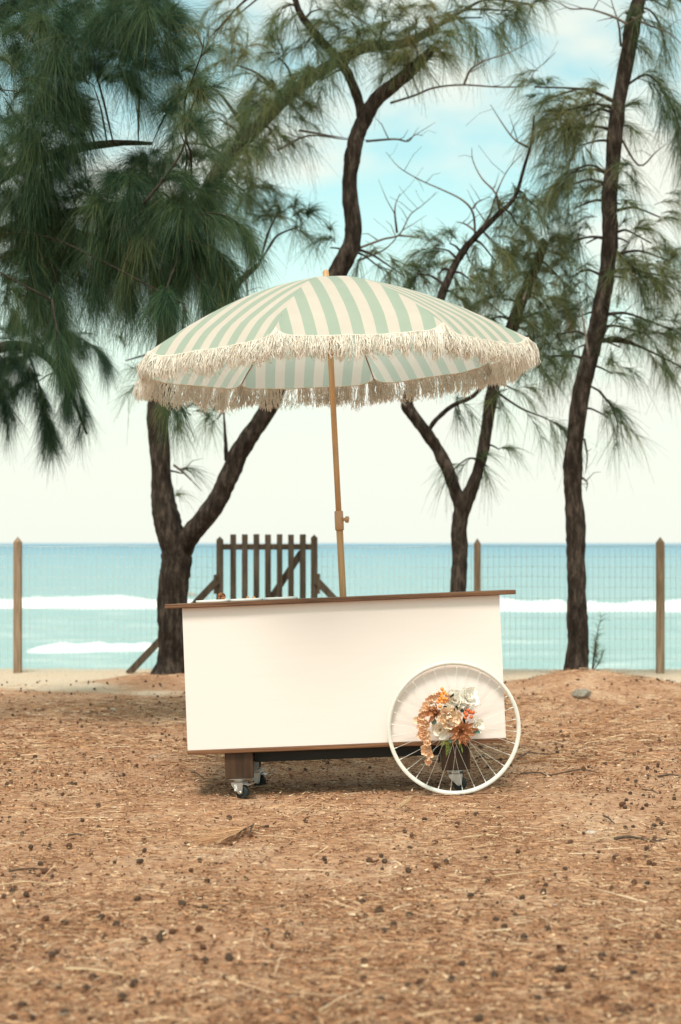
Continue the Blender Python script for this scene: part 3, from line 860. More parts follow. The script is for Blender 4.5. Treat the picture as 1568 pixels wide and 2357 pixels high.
blobs3 = [(1265, 225, 40, 35, D3 + .2, 7, .45), (1300, 255, 50, 50, D3 + .2, 16, .55), (1345, 270, 50, 55, D3 + .2, 17, .55), (1280, 300, 40, 45, D3 + .2, 13, .55), (1335, 335, 45, 45, D3 + .2, 15, .58), (1310, 400, 40, 40, D3 + .2, 6, .52), (1375, 250, 30, 60, D3, 6, .48), (1230, 200, 25, 20, D3, 2, .45),
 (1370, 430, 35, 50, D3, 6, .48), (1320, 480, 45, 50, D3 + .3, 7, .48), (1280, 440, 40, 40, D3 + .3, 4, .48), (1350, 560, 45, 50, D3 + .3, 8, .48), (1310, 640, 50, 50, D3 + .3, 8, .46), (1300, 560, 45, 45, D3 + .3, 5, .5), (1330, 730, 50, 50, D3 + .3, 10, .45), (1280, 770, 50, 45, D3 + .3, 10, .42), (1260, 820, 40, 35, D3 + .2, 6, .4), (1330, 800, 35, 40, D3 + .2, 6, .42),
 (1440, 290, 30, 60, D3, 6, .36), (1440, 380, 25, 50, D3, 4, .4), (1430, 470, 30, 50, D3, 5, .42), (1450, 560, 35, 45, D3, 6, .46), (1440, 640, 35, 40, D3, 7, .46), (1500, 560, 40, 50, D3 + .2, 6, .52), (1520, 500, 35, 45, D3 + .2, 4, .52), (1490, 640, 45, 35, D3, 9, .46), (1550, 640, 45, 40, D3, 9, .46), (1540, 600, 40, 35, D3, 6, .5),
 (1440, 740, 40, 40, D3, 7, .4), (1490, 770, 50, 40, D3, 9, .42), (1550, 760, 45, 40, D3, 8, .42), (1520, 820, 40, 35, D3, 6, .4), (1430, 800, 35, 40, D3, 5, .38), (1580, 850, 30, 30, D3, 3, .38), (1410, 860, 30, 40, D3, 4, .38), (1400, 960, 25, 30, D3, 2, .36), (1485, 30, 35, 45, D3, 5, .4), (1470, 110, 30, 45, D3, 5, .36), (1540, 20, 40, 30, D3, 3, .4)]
lines3 = [([(1444, 195, D3), (1484, 172, D3), (1509, 185, D3), (1534, 220, D3), (1554, 260, D3), (1570, 320, D3), (1575, 390, D3)], 26, .3), ([(1380, 900, D3), (1410, 940, D3), (1425, 985, D3)], 8, .36), ([(1405, 560, D3), (1450, 610, D3), (1510, 640, D3), (1580, 680, D3)], 12, .42),
 ([(1400, 400, D3), (1360, 380, D3), (1320, 395, D3), (1290, 430, D3)], 8, .5), ([(1440, 30, D3), (1490, 20, D3), (1520, 60, D3), (1530, 110, D3)], 6, .4)]
tree('casuarina_tree', 'tall single casuarina trunk on the low mound at the right', limbs3, dead3, blobs3, lines3, (T3x, T3y, gz(T3x, T3y)), M['needle_far'], .0040, .21, 56, 9)

# T0 near tree whose branches hang in from the left
D0 = 9.2
limbs0 = [('trunk', [(-330, 1900, D0 + .2, 190), (-320, 1500, D0 + .2, 150), (-300, 1000, D0 + .2, 140), (-260, 600, D0 + .2, 120), (-230, 250, D0 + .2, 100), (-190, -100, D0 + .2, 80), (-160, -450, D0 + .2, 50)]),
 ('limb', [(-240, 330, D0 + .2, 60), (-120, 130, D0 + .75, 42), (20, 20, D0 + .75, 34), (180, -20, D0 + .75, 26), (310, 10, D0 + .75, 16), (400, 70, D0 + .75, 8)]),
 ('limb', [(-260, 640, D0 + .2, 60), (-130, 470, D0 + .75, 44), (10, 400, D0 + .75, 30), (140, 350, D0 + .75, 22), (260, 330, D0 + .75, 16), (350, 330, D0 + .75, 8)]),
 ('limb', [(-270, 800, D0 + .2, 50), (-150, 640, D0 + .75, 40), (0, 540, D0 + .75, 28), (160, 490, D0 + .75, 20), (310, 470, D0 + .75, 14), (420, 490, D0 + .7, 9), (500, 520, D0 + .7, 5)]),
 ('limb', [(-290, 1050, D0 + .2, 60), (-150, 880, D0 + 1.2, 40), (0, 800, D0 + 2.2, 26), (90, 810, D0 + 2.4, 18), (150, 880, D0 + 2.4, 11), (200, 1000, D0 + 2.4, 5)])]
blobs0 = []
def grid0(rows, n, tm):
    for u, v, ru, rv_ in rows:
        blobs0.append((u, v, ru, rv_, D0 + rng.uniform(-.15, .7), n, tm + rng.uniform(-.06, .08)))
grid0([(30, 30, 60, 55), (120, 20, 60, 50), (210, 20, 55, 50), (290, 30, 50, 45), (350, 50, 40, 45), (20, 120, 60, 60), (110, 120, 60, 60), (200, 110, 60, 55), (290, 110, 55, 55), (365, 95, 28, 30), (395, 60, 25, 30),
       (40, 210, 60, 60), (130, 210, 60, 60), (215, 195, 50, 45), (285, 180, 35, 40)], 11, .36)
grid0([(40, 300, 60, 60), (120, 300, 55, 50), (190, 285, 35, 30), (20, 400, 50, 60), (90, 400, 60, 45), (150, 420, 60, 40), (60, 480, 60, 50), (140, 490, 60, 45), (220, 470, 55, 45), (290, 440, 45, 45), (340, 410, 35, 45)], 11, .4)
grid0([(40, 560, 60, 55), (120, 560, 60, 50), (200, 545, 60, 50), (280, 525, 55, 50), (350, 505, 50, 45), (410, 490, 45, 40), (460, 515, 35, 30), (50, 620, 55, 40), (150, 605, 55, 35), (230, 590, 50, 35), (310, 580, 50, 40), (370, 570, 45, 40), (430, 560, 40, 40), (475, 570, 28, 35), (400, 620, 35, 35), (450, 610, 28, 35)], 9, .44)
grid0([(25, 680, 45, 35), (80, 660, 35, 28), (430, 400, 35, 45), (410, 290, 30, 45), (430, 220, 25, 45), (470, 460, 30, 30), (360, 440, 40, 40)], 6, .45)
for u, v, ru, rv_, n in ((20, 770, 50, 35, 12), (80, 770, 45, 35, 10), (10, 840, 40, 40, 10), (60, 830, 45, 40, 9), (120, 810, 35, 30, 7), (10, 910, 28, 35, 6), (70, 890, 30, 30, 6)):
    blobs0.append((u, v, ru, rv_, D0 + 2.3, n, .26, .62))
D0b = D0 + 2.4
lines0 = [([(430, 330, D0 - .2), (425, 240, D0 - .2), (440, 190, D0 - .3), (465, 120, D0 - .4), (470, 85, D0 - .4)], 5, .55, .6), ([(330, 470, D0 - .3), (400, 380, D0 - .3), (425, 330, D0 - .3), (440, 250, D0 - .3), (480, 180, D0 - .3)], 12, .5, .75),
 ([(110, 770, D0b), (150, 820, D0b), (175, 880, D0b), (200, 965, D0b)], 20, .24, .55), ([(60, 800, D0b), (85, 870, D0b), (100, 930, D0b), (112, 990, D0b)], 20, .24, .55), ([(100, 765, D0b), (160, 770, D0b), (205, 790, D0b + .2), (235, 815, D0b + .2)], 16, .26, .55), ([(-20, 860, D0b), (5, 910, D0b), (15, 950, D0b)], 9, .26, .55), ([(130, 850, D0b), (150, 900, D0b), (160, 930, D0b)], 8, .24, .5),
 ([(400, 510, D0 - .2), (470, 490, D0 - .3), (530, 500, D0 - .3), (550, 520, D0 - .3)], 9, .5, .6), ([(430, 550, D0 - .2), (490, 570, D0 - .2), (515, 610, D0 - .2)], 8, .46, .6), ([(120, 610, D0), (130, 650, D0), (135, 690, D0)], 7, .42, .7), ([(200, 590, D0), (215, 630, D0), (220, 670, D0)], 8, .42, .7), ([(285, 580, D0), (295, 620, D0), (300, 650, D0)], 8, .42, .7), ([(340, 590, D0), (350, 620, D0)], 6, .42, .7), ([(70, 620, D0), (75, 670, D0)], 6, .42, .7),
 ([(400, 620, D0 - .3), (385, 660, D0 - .4), (380, 690, D0 - .5)], 9, .42, .7), ([(440, 620, D0 - .2), (465, 650, D0 - .2)], 5, .44, .6), ([(490, 600, D0 - .2), (505, 650, D0 - .2)], 4, .44, .5),
 ([(425, 700, 8.9), (412, 850, 8.8), (400, 900, 8.75), (388, 935, 8.7)], 9, .5, .42), ([(120, 690, D0 - .2), (135, 780, D0 - .3), (140, 815, D0 - .3)], 6, .42, .6)]
tree('casuarina_tree', 'near casuarina hanging dense green needles in from the left edge', limbs0, [], blobs0, lines0, ((-330 - 784) * D0 / F, D0 + .2, 0), M['needle_near'], .0020, .26, 165, 21, tint_mu=.42, tk=.5)

# sapling at the foot of the right trunk
sx_, sy_ = (1365 - 784) * 13.3 / F, 13.3
sap = empty('sapling', (sx_, sy_, gz(sx_, sy_)))
tag(sap, 'thin green sapling growing against the foot of the right trunk', 'sapling')
b = MB(); rr = []; dd = []
for k, (u, v) in enumerate(((1384, 1420), (1378, 1460), (1390, 1500), (1372, 1480))):
    p0 = P(1362, 1550, 13.3) ; p1 = P(u, v, 13.3 + .05 * k)
    lp, lr = smooth_line([p0, p0.lerp(p1, .5) + Vector((.01 * (k - 1), 0, 0)), p1], [.005, .004, .002], 6)
    b.tube(lp, lr, 5)
    for i in range(4, len(lp)):
        for q in range(9):
            rr.append(lp[i]); dd.append(Vector((random.gauss(0, .6), random.gauss(0, .5), random.uniform(.2, 1))).normalized())
offv = Vector((sx_, sy_, gz(sx_, sy_)))
b.v = [p - offv for p in b.v]
b.build('stem', M['twig'], sap, True)
rr = np.array([p - offv for p in rr]); dd = np.array(dd)
V, Q = np_ribbons(rr, dd, rng.uniform(.05, .12, len(rr)), rng.uniform(.1, .5, len(rr)), .003, 3)
mesh_obj('foliage', V, Q, M['needle_far'], sap, attr=np.repeat(np.clip(rng.normal(.35, .12, len(rr)), 0, 1), 8))

# ------------------------------------------------------------------ cart
ZC = .577
rot = (Euler((R(-1.9), 0, 0)).to_matrix())
rot = Matrix.Rotation(R(-1.3), 3, 'Z') @ Matrix.Rotation(R(-2.45), 3, 'Y') @ Matrix.Rotation(R(-1.7), 3, 'X')
pc = P(790.75, 1549.5, 7.5)
base = pc - rot @ Vector((0, 0, ZC))
cart = empty('display_cart', base, rot)
tag(cart, 'white panelled wooden display cart on casters with a brown counter', 'cart')
def cbox(name, x0, x1, y0, y1, z0, z1, mat, bev=.002, parent=None):
    return MB().box(x0, x1, y0, y1, z0 + ZC, z1 + ZC, bev).build(name, mat, parent or cart)
cbox('front_panel', -.754, .754, 0, .018, -.3365, .339, M['white'], .0015)
cbox('back_panel', -.754, .754, .482, .5, -.3365, .339, M['white'], .0015)
cbox('side_panel', -.754, -.737, .0185, .4815, -.336, .336, M['white'], .0015)
cbox('side_panel', .737, .754, .0185, .4815, -.336, .336, M['white'], .0015)
cbox('counter', -.832, .829, -.035, .535, .3395, .3605, M['counter'], .003)
cbox('base_board', -.755, .757, -.006, .506, -.3565, -.337, M['trim'], .0025)
for s in (-1, 1):
    x = .514 * s
    cbox('skid_board', x - .067, x + .067, .016, .046, -.480, -.357, M['block'], .0025)
    cbox('skid_channel', x - .060, x + .060, .0465, .47, -.476, -.417, M['ambient_grey'], .002)
    cbox('skid_board', x - .067, x + .067, .4705, .5, -.480, -.357, M['block'], .0025)
cbox('chassis_beam', -.446, .446, .12, .165, -.4165, -.357, M['dark'], .002)
cbox('chassis_beam', -.446, .446, .34, .385, -.4165, -.357, M['dark'], .002)
def caster(x, y, ang, pedal=True, stick=False):
    e = MB()
    # swivel plate is the part; fork, tyre and pedal hang from it
    e.box(-.036, .036, -.03, .03, .0925, .0975, .001).lathe([(.022, .081), (.024, .084), (.024, .0924)], 16)
    p = e.build('caster', M['steel'], cart)
    p.location = (x, y, ZC - .578); p.rotation_euler = (0, 0, R(ang))
    # local: wheel axle along Y, wheel centre offset in +X (trail)
    f = MB()
    for s in (-1, 1):
        y0 = s * .021
        pr = [(-.030, .080), (.034, .080), (.036, .070), (.030, .030), (.018, .024), (.008, .028), (-.028, .066)]
        v = [(a, y0 - .0013, c) for a, c in pr] + [(a, y0 + .0013, c) for a, c in pr]
        n = len(pr)
        fc = [tuple(range(n)), tuple(range(n, 2 * n))[::-1]] + [(i, i + n, (i + 1) % n + n, (i + 1) % n) for i in range(n)]
        f.add(v, fc)
    f.box(-.03, .034, -.0223, .0223, .0785, .0808)
    f.lathe([(.0045, -.027), (.0065, -.025), (.0065, .025), (.0045, .027)], 10, 'Y', True, (.02, 0, .034))
    f.build('fork', M['steel'], p)
    t = MB().lathe([(.012, -.012), (.028, -.013), (.0325, -.009), (.0335, -.004), (.0335, .004), (.0325, .009), (.028, .013), (.012, .012)], 28, 'Y', True, (.02, 0, .0335))
    t.build('tyre', M['rubber'], p, True)
    if pedal:
        k = MB()
        v = [(.026, -.017, .074), (.026, .017, .074), (.064, .014, .066), (.064, -.014, .066), (.088, .018, .078), (.088, -.018, .078)]
        v += [(a, b_, c + .003) for a, b_, c in v]
        k.add(v, [(0, 1, 2, 3), (3, 2, 4, 5), (9, 8, 7, 6), (11, 10, 8, 9), (0, 6, 7, 1), (4, 10, 11, 5), (1, 7, 8, 2), (2, 8, 10, 4), (0, 3, 9, 6), (3, 5, 11, 9)])
        k.build('brake_pedal', M['steel'], p)
    if stick:
        s_ = MB(); s_.box(-.012, .004, -.0233, -.0226, .040, .070)
        # slant the sticker with the fork leg
        s_.build('sticker', M['sticker'], p)
        i_ = MB()
        for q in range(4): i_.box(-.002 + q * .0013, -.0014 + q * .0013, -.0236, -.0234, .0415, .048)
        for q in range(3): i_.box(-.0105, -.004, -.0236, -.0234, .052 + q * .004, .0533 + q * .004)
        i_.build('barcode', M['ink'], p)
        b_ = MB(); b_.lathe([(.0025, -.0236), (.0025, -.0234)], 12, 'Y', True, (.0, 0, .066)); b_.build('sticker_mark', M['blue_ink'], p)
    return p
caster(-.520, .035, -28, True, True)
caster(-.470, .43, -22, True)
caster(.508, .035, -6, False)
caster(.53, .43, -60, True)

# big spoked wheel on the front
WX, WZ, WR = .509, ZC - .2766, .314
WY = -.027
bw = MB()
prof = [(WR, -.009), (WR - .0035, -.0115), (WR - .013, -.011), (WR - .0185, -.004), (WR - .0185, .004), (WR - .013, .011), (WR - .0035, .0115), (WR, .009), (WR - .006, .007), (WR - .0065, -.007), (WR, -.009)]
bw.lathe(prof, 96, 'Y', False, (WX, WY, WZ))
rim = bw.build('spoked_wheel', M['rim'], cart, True)
rim['label'] = 'white painted bicycle rim mounted on the front panel'
hb = MB().lathe([(.010, -.045), (.016, -.043), (.024, -.036), (.024, -.032), (.012, -.028), (.012, .012), (.024, .015), (.024, .018), (.016, .022), (.010, .0265)], 20, 'Y', True, (WX, WY, WZ))
hb.build('hub', M['rim'], rim, True)
NS = 32
spk = None
for i in range(NS):
    a = 2 * math.pi * (i + .5) / NS
    side = -1 if i % 2 else 1
    lead = 1 if (i // 2) % 2 else -1
    ha = a + lead * R(62)
    h0 = Vector((WX + .022 * math.cos(ha), WY + (.016 if side > 0 else -.033), WZ + .022 * math.sin(ha)))
    r0 = Vector((WX + (WR - .018) * math.cos(a), WY + side * .002, WZ + (WR - .018) * math.sin(a)))
    s_ = MB(); s_.tube([h0, r0], .0009, 6)
    nip = r0.lerp(h0, .05)
    s_.tube([r0, nip], .0024, 6)
    s_.build('spoke', M['rim'], rim)

# ------------------------------------------------------------------ plates and food
cw = lambda x, y, z: base + rot @ Vector((x, y, z + ZC))
TOPZ = .3605
def plate_mesh():
    b = MB()
    n = 24
    prof = [(.0, .0075), (.066, .0075), (.072, .0105), (.0775, .0115), (.0785, .010), (.0785, .002), (.077, 0), (0, 0)]
    # rounded square rings
    v, f = [], []
    for r, h in prof:
        for i in range(n):
            a = 2 * math.pi * i / n
            c, s = math.cos(a), math.sin(a)
            k = (abs(c) ** 5 + abs(s) ** 5) ** (-1 / 5)
            v.append((r * k * c, r * k * s, h))
    for j in range(len(prof) - 1):
        for i in range(n):
            k = (i + 1) % n
            f.append((j * n + i, j * n + k, (j + 1) * n + k, (j + 1) * n + i))
    return b.add(v, f)
pm = None
for i, (x, lab) in enumerate(((-.615, 'white square plate holding the dark pastry roll, leftmost on the counter'), (-.452, 'middle white square plate with two golden pastry bites'), (-.285, 'white square plate with flat crumbs, nearest the umbrella pole'))):
    if pm is None:
        o = plate_mesh().build('plate', M['plate'], None, True); pm = o.data
    else:
        o = bpy.data.objects.new('plate', pm); COL.objects.link(o)
    o.matrix_world = Matrix.Translation(cw(x, .09, TOPZ + .0005)) @ rot.to_4x4()
    tag(o, lab, 'plate', 'white plates on the counter')
# pastry roll: coiled
b = MB()
pts = []; rad = []
for k in range(46):
    a = k * .42
    r_ = .004 + .0125 * k / 45
    pts.append((r_ * math.cos(a), -.012 + .0, r_ * math.sin(a) + .0195)); rad.append(.0042)
b.tube(pts, rad, 8)
for p in b.v: p.y *= 1.0
b2 = MB().lathe([(.006, -.010), (.016, -.0105), (.0185, -.004), (.0185, .012), (.014, .016)], 18, 'Y', True, (0, 0, .0195))
b.add(b2.v, b2.f)
o = b.build('pastry_roll', M['pastry'], None, True)
o.matrix_world = Matrix.Translation(cw(-.572, .09, TOPZ + .0078)) @ rot.to_4x4()
tag(o, 'dark glazed rolled pastry standing on the leftmost plate', 'pastry')
def chunk(name, x, y, s, lab, mat, seed, flat=1.0):
    b = MB().lathe([(.3, 0), (1, .15), (.9, .6), (.55, .95), (.2, 1.05)], 9)
    for p in b.v:
        k = 1 + .35 * noise.noise(p * 1.7 + Vector((seed, 0, 0)))
        p.x *= s * k; p.y *= s * k * .8; p.z *= s * 1.6 * flat * k
    o = b.build(name, mat, None, True)
    o.matrix_world = Matrix.Translation(cw(x, y, TOPZ + .0078)) @ rot.to_4x4()
    tag(o, lab, 'pastry')
chunk('pastry_bite', -.448, .09, .0085, 'left of the two golden pastry bites on the middle plate', M['cracker'], 3)
chunk('pastry_bite', -.417, .085, .010, 'right, wider of the two golden pastry bites on the middle plate', M['cracker'], 9, .8)
chunk('pastry_crumb', -.240, .08, .008, 'small reddish crumb at the right end of the third plate', M['cracker'], 5, .5)
chunk('pastry_crumb', -.300, .08, .010, 'thin flat crumbs in the middle of the third plate', M['cracker'], 15, .28)

# ------------------------------------------------------------------ umbrella
pb = cw(-.007, .25, TOPZ)
pb = P(790, 1366, 7.74); pb.z = cw(-.007, .25, TOPZ).z
hinge = P(761, 815, 7.76)
ax = (hinge - pb).normalized()
umb = empty('beach_umbrella', pb)
tag(umb, 'green and cream striped beach umbrella with cotton fringe standing in the cart', 'umbrella')
def umb_child(b, name, material, smooth=False, parent=None, **k):
    b.v = [p - pb for p in b.v]
    return b.build(name, material, parent or umb, smooth, **k)
def at(t):  # point on the pole, t metres above counter
    return pb + ax * t
Lp = (hinge - pb).length
coll_t = (1366 - 1212) * 7.74 / F
umb_child(MB().tube([at(-.35), at(-.02), at(.05), at(coll_t + .02)], .0168, 20), 'lower_pole', M['pole'], True)
umb_child(MB().tube([at(coll_t + .03), at(coll_t + .3), at(Lp * .75), at(Lp - .008)], .0142, 20), 'upper_pole', M['pole'], True)
c0 = at(coll_t)
umb_child(MB().tube([at(coll_t), at(coll_t + .004), at(coll_t + .03), at(coll_t + .055), at(coll_t + .09), at(coll_t + .0945)], [.0205, .0222, .0222, .0222, .0215, .0195], 22), 'collar', M['collar'], True)
kx = Vector((1, -.25, -.06)).normalized()
k0 = at(coll_t + .055)
kn = MB(); kn.tube([k0 + kx * .02, k0 + kx * .032], .0075, 12)
kn.tube([k0 + kx * .031, k0 + kx * .034, k0 + kx * .046, k0 + kx * .049], [.013, .0165, .0165, .013], 7)
umb_child(kn, 'knob', M['collar'])
# hinge: sleeve with rivet
umb_child(MB().tube([at(Lp - .006), at(Lp + .02), at(Lp + .03)], [.0146, .0148, .0142], 20), 'hinge', M['pole'], True)
rv = at(Lp + .004) + Vector((.004, -.0152, 0))
umb_child(MB().lathe([(.0035, -.0015), (.0045, 0), (.0045, .002)], 12, 'Y', True, rv), 'rivet', M['steel'])
# head frame
hrot = Matrix.Rotation(R(-3.3), 3, 'Y') @ Matrix.Rotation(R(-1.5), 3, 'X')
HC = hinge + hrot @ Vector((0, 0, -.012))
Hw = lambda x, y, z: HC + hrot @ Vector((x, y, z))
RISE, UR, PHI = .388, .965, -14.0
umb_child(MB().tube([at(Lp + .02), Hw(0, 0, .15), Hw(0, 0, RISE - .005)], .0135, 16), 'head_pole', M['pole'], True)
umb_child(MB().tube([Hw(0, 0, RISE - .004), Hw(0, 0, RISE + .004), Hw(0, 0, RISE + .008), Hw(0, 0, RISE + .028), Hw(0, 0, RISE + .037), Hw(0, 0, RISE + .041)], [.021, .021, .0155, .0155, .011, .004], 20), 'finial', M['pole'], True)
def rib_pt(k, s, drop=0):
    a = R(PHI + 45 * k)
    r = UR * s
    return Vector((r * math.sin(a), -r * math.cos(a), RISE * (1 - s ** 1.62) - drop))
ns, ntt = 22, 22
for k in range(8):
    v, uv, f = [], [], []
    chord = 2 * UR * math.sin(R(22.5))
    for i in range(ns + 1):
        s = i / ns
        s_ = .008 + .992 * s
        a_, b_ = rib_pt(k, s_), rib_pt(k + 1, s_)
        for j in range(ntt + 1):
            t = math.sin((j / ntt - .5) * math.pi)
            p = a_.lerp(b_, (t + 1) / 2)
            arch = 1 - t * t
            out_ = Vector((p.x, p.y, 0)).normalized()
            p = p + out_ * (.010 * arch * s_ * (1 - s_)) - Vector((0, 0, 1)) * (.008 * arch * s_ * s_)
            hem = (1 - abs(t) ** 12) * max(0, (s - .86) / .14) ** 1.5
            p = p - Vector((0, 0, .030 * hem)) + out_ * (-.010 * hem)
            p.z += .005 * noise.noise(Vector((p.x * 7, p.y * 7, k))) * s_ + .004 * hem * noise.noise(Vector((p.x * 24, p.y * 24, k)))
            v.append(Hw(*p))
            uv.append((t * chord / 2 * s_, s_))
    for i in range(ns):
        for j in range(ntt):
            q = i * (ntt + 1) + j
            f.append((q, q + 1, q + ntt + 2, q + ntt + 1))
    b = MB().add(v, f)
    panel = umb_child(b, 'canopy_panel', M['canopy'], True, uvs=uv)
    edge = [Vector(v[ns * (ntt + 1) + j]) for j in range(ntt + 1)]
    hb = MB().tube([p + Vector((0, 0, -.001)) for p in edge], .0032, 6)
    umb_child(hb, 'hem', M['hem'], True, panel)
    # fringe: bundles of loose cotton strands knotted along the hem
    C, Rr, tn = [], [], []
    nt_ = 74
    def hempt(t):
        x = (math.asin(max(-1, min(1, t))) / math.pi + .5) * ntt
        i = min(int(x), ntt - 1)
        return edge[i].lerp(edge[i + 1], x - i)
    outw = (hrot @ Vector((math.sin(R(PHI + 45 * k + 22.5)), -math.cos(R(PHI + 45 * k + 22.5)), 0)))
    tang = (edge[-1] - edge[0]).normalized()
    for q in range(nt_):
        t0 = (q + .5) / nt_ * 2 - 1
        clump = .55 + .75 * (noise.noise(Vector((t0 * 7, k * 3.1, 0))) + .35)
        L0 = .112 + .05 * noise.noise(Vector((t0 * 6, k * 7.7, 1))) + .02 * noise.noise(Vector((t0 * 23, k * 7.7, 1))) + .025 * abs(t0) ** 8
        lean = .22 * noise.noise(Vector((t0 * 9, k * 1.7, 5)))
        tone = .68 + .5 * noise.noise(Vector((t0 * 6, k * 2.3, 8)))
        nstr = (10 if clump > .95 else 7 if clump > .6 else 2 if k in (2, 3, 4, 5) else 4) if abs(t0) < .93 else 16
        for z in range(nstr):
            t1 = max(-1, min(1, t0 + random.gauss(0, .016)))
            p0 = hempt(t1) + outw * random.uniform(-.003, .006)
            L = L0 * random.uniform(.72, 1.12)
            row = []
            w1, w2, ph = random.gauss(0, .0035), random.gauss(0, .004), random.uniform(0, 6.28)
            spl = random.uniform(-.004, .034) + .02 * abs(t0) ** 6
            fan = random.gauss(0, .006) + .035 * (abs(t0) ** 10) * (1 if t0 > 0 else -1) * random.random()
            conv = (t0 - t1) * chord / 2 * random.uniform(.4, 1.1)
            for j in range(8):
                s = j / 7
                row.append(p0 + Vector((0, 0, -1)) * L * (s - .12 * s * s) + outw * (spl * math.sin(s * 1.9)) + tang * (conv * s + lean * L * s + fan * s + w1 * math.sin(ph + s * 11) + random.gauss(0, .0012) * s) + outw * (.012 * math.sin(s * 2.2) * random.uniform(.2, 1) + w2 * math.sin(ph * 2 + s * 9)))
            C.append([tuple(p - pb) for p in row])
            rr0 = random.uniform(.0012, .0026)
            Rr.append([rr0 * 1.0] * 5 + [rr0 * 1.05, rr0 * 1.15, rr0 * .5])
            tn += [min(1, max(0, tone + random.gauss(0, .16)))] * (8 * 3)
        # fuzzy knots low in the bundle
        if random.random() < .5:
            for z in range(5):
                p0 = hempt(t0) + Vector((0, 0, -L0 * random.uniform(.55, .95))) + tang * random.gauss(0, .006)
                row, dv = [], Vector((random.gauss(0, 1), random.gauss(0, 1), random.gauss(0, .6))).normalized()
                for j in range(8):
                    s = j / 7
                    row.append(p0 + dv * .016 * s + tang * .004 * math.sin(s * 14 + z) + Vector((0, 0, -.014 * s * s)))
                C.append([tuple(p - pb) for p in row]); Rr.append([.0008] * 8); tn += [min(1, max(0, tone))] * 24
    V, Q = np_tubes(np.array(C), np.array(Rr), 3)
    o = mesh_obj('fringe', V, Q, M['fringe'], panel, attr=np.array(tn))
    o['kind'] = 'stuff'
for k in range(8):
    pts = [Hw(*rib_pt(k, s, .010 + .004 * s)) for s in np.linspace(.03, .985, 16)]
    rb = umb_child(MB().tube(pts, [.0045] * 13 + [.004, .0035, .003], 7), 'rib', M['rib'], True)
    m = Hw(*rib_pt(k, .46, .016)); h0 = Hw(.016 * math.sin(R(PHI + 45 * k)), -.016 * math.cos(R(PHI + 45 * k)), .10)
    umb_child(MB().tube([h0, h0.lerp(m, .5), m], .0036, 6), 'stretcher', M['rib'], True, rb)
umb_child(MB().tube([Hw(0, 0, .08), Hw(0, 0, .085), Hw(0, 0, .118), Hw(0, 0, .122)], [.021, .024, .024, .02], 16), 'runner', M['collar'], True)

# ------------------------------------------------------------------ flowers
fu = lambda px: 955.5 + px * .1198
fv = lambda py: 1568 + py * .1198
FDp = 7.37
fc = P(fu(720), fv(760), FDp)
bq = empty('flower_arrangement', P(fu(720), fv(1000), FDp + .03))
tag(bq, 'artificial flower bouquet in peach, cream and bronze tied to the spoked wheel', 'flowers')
bpy.context.view_layer.update()
bqi = bq.matrix_world.inverted()
def petal_mesh(name, L, W, cup, curlb, mat, tipk=.5, wav=0., nl=8, nw_=4, round_=.6):
    v, f = [], []
    for i in range(nl + 1):
        s = i / nl
        if tipk >= .7:
            wd = W * (math.sin(math.pi * min(1, s ** round_ * .93 + .05)) ** tipk)
        else:
            wd = W * (math.sin(math.pi * .5 * min(1, .15 + s / .75)) if s < .62 else math.sqrt(max(.02, 1 - ((s - .62) / .38) ** 2 * .96)))
        if i == 0: wd = W * .22
        for j in range(nw_ + 1):
            t = j / nw_ * 2 - 1
            x = t * wd / 2
            z = cup * W * (t * t) * s + curlb * L * s * s + wav * W * math.sin(5 * t + 7 * s) * s
            v.append((x, L * s, z))
    for i in range(nl):
        for j in range(nw_):
            q = i * (nw_ + 1) + j
            f.append((q, q + 1, q + nw_ + 2, q + nw_ + 1))
    me = bpy.data.meshes.new(name)
    me.from_pydata(v, [], f); me.update()
    for p in me.polygons: p.use_smooth = True
    me.materials.append(mat)
    return me
def blossom(name, px, py, d, rings, pmesh, centre, face=(0, -1, .1), seed=0, cr=.006, label=None):
    """rings: (count, tilt from face plane in deg, scale, out offset)"""
    r_ = random.Random(seed)
    c = P(fu(px), fv(py), d)
    fn = Vector(face).normalized()
    q = fn.to_track_quat('Z', 'Y').to_matrix()
    b = MB()
    # seed head: cluster of little filaments
    for i in range(14):
        a = r_.uniform(0, 6.28); e = r_.uniform(0, .9)
        dr = q @ Vector((math.cos(a) * e, math.sin(a) * e, 1)).normalized()
        b.tube([c + fn * .001, c + dr * cr * r_.uniform(.8, 1.6), c + dr * cr * r_.uniform(1.5, 2.2) + Vector((0, 0, -.001))], [.0012, .001, .0012], 4)
    b.lathe([(cr * .3, -.004), (cr * .8, -.002), (cr * .7, .002), (cr * .2, .004)], 10, 'Y', True, c)
    b.v = [bqi @ p for p in b.v]
    o = b.build(name, centre, bq, True)
    if label: o['label'] = label
    for n, tilt, scl, offs in rings:
        ph = r_.uniform(0, 6.28)
        for i in range(n):
            a = ph + 2 * math.pi * i / n + r_.gauss(0, .1)
            k = scl * r_.uniform(.85, 1.12)
            rad = q @ Vector((math.cos(a), math.sin(a), 0))
            tl = R(tilt + r_.gauss(0, 9))
            dy = (rad * math.cos(tl) + fn * math.sin(tl)).normalized()
            dx = dy.cross(fn)
            if dx.length < .05: dx = dy.cross(Vector((1, 0, 0)))
            dx.normalize()
            dz = dx.cross(dy)
            m3 = Matrix((dx, dy, dz)).transposed()
            m3 = m3 @ Matrix.Rotation(r_.gauss(0, .15), 3, 'Y')
            me = r_.choice(pmesh) if isinstance(pmesh, list) else pmesh
            p = bpy.data.objects.new('petal', me)
            COL.objects.link(p)
            p.parent = o
            p.matrix_local = Matrix.Translation(bqi @ (c + rad * offs)) @ m3.to_4x4() @ Matrix.Diagonal((k, k, k, 1))
    return o
S = .1198 / 486    # zoom pixel to metres
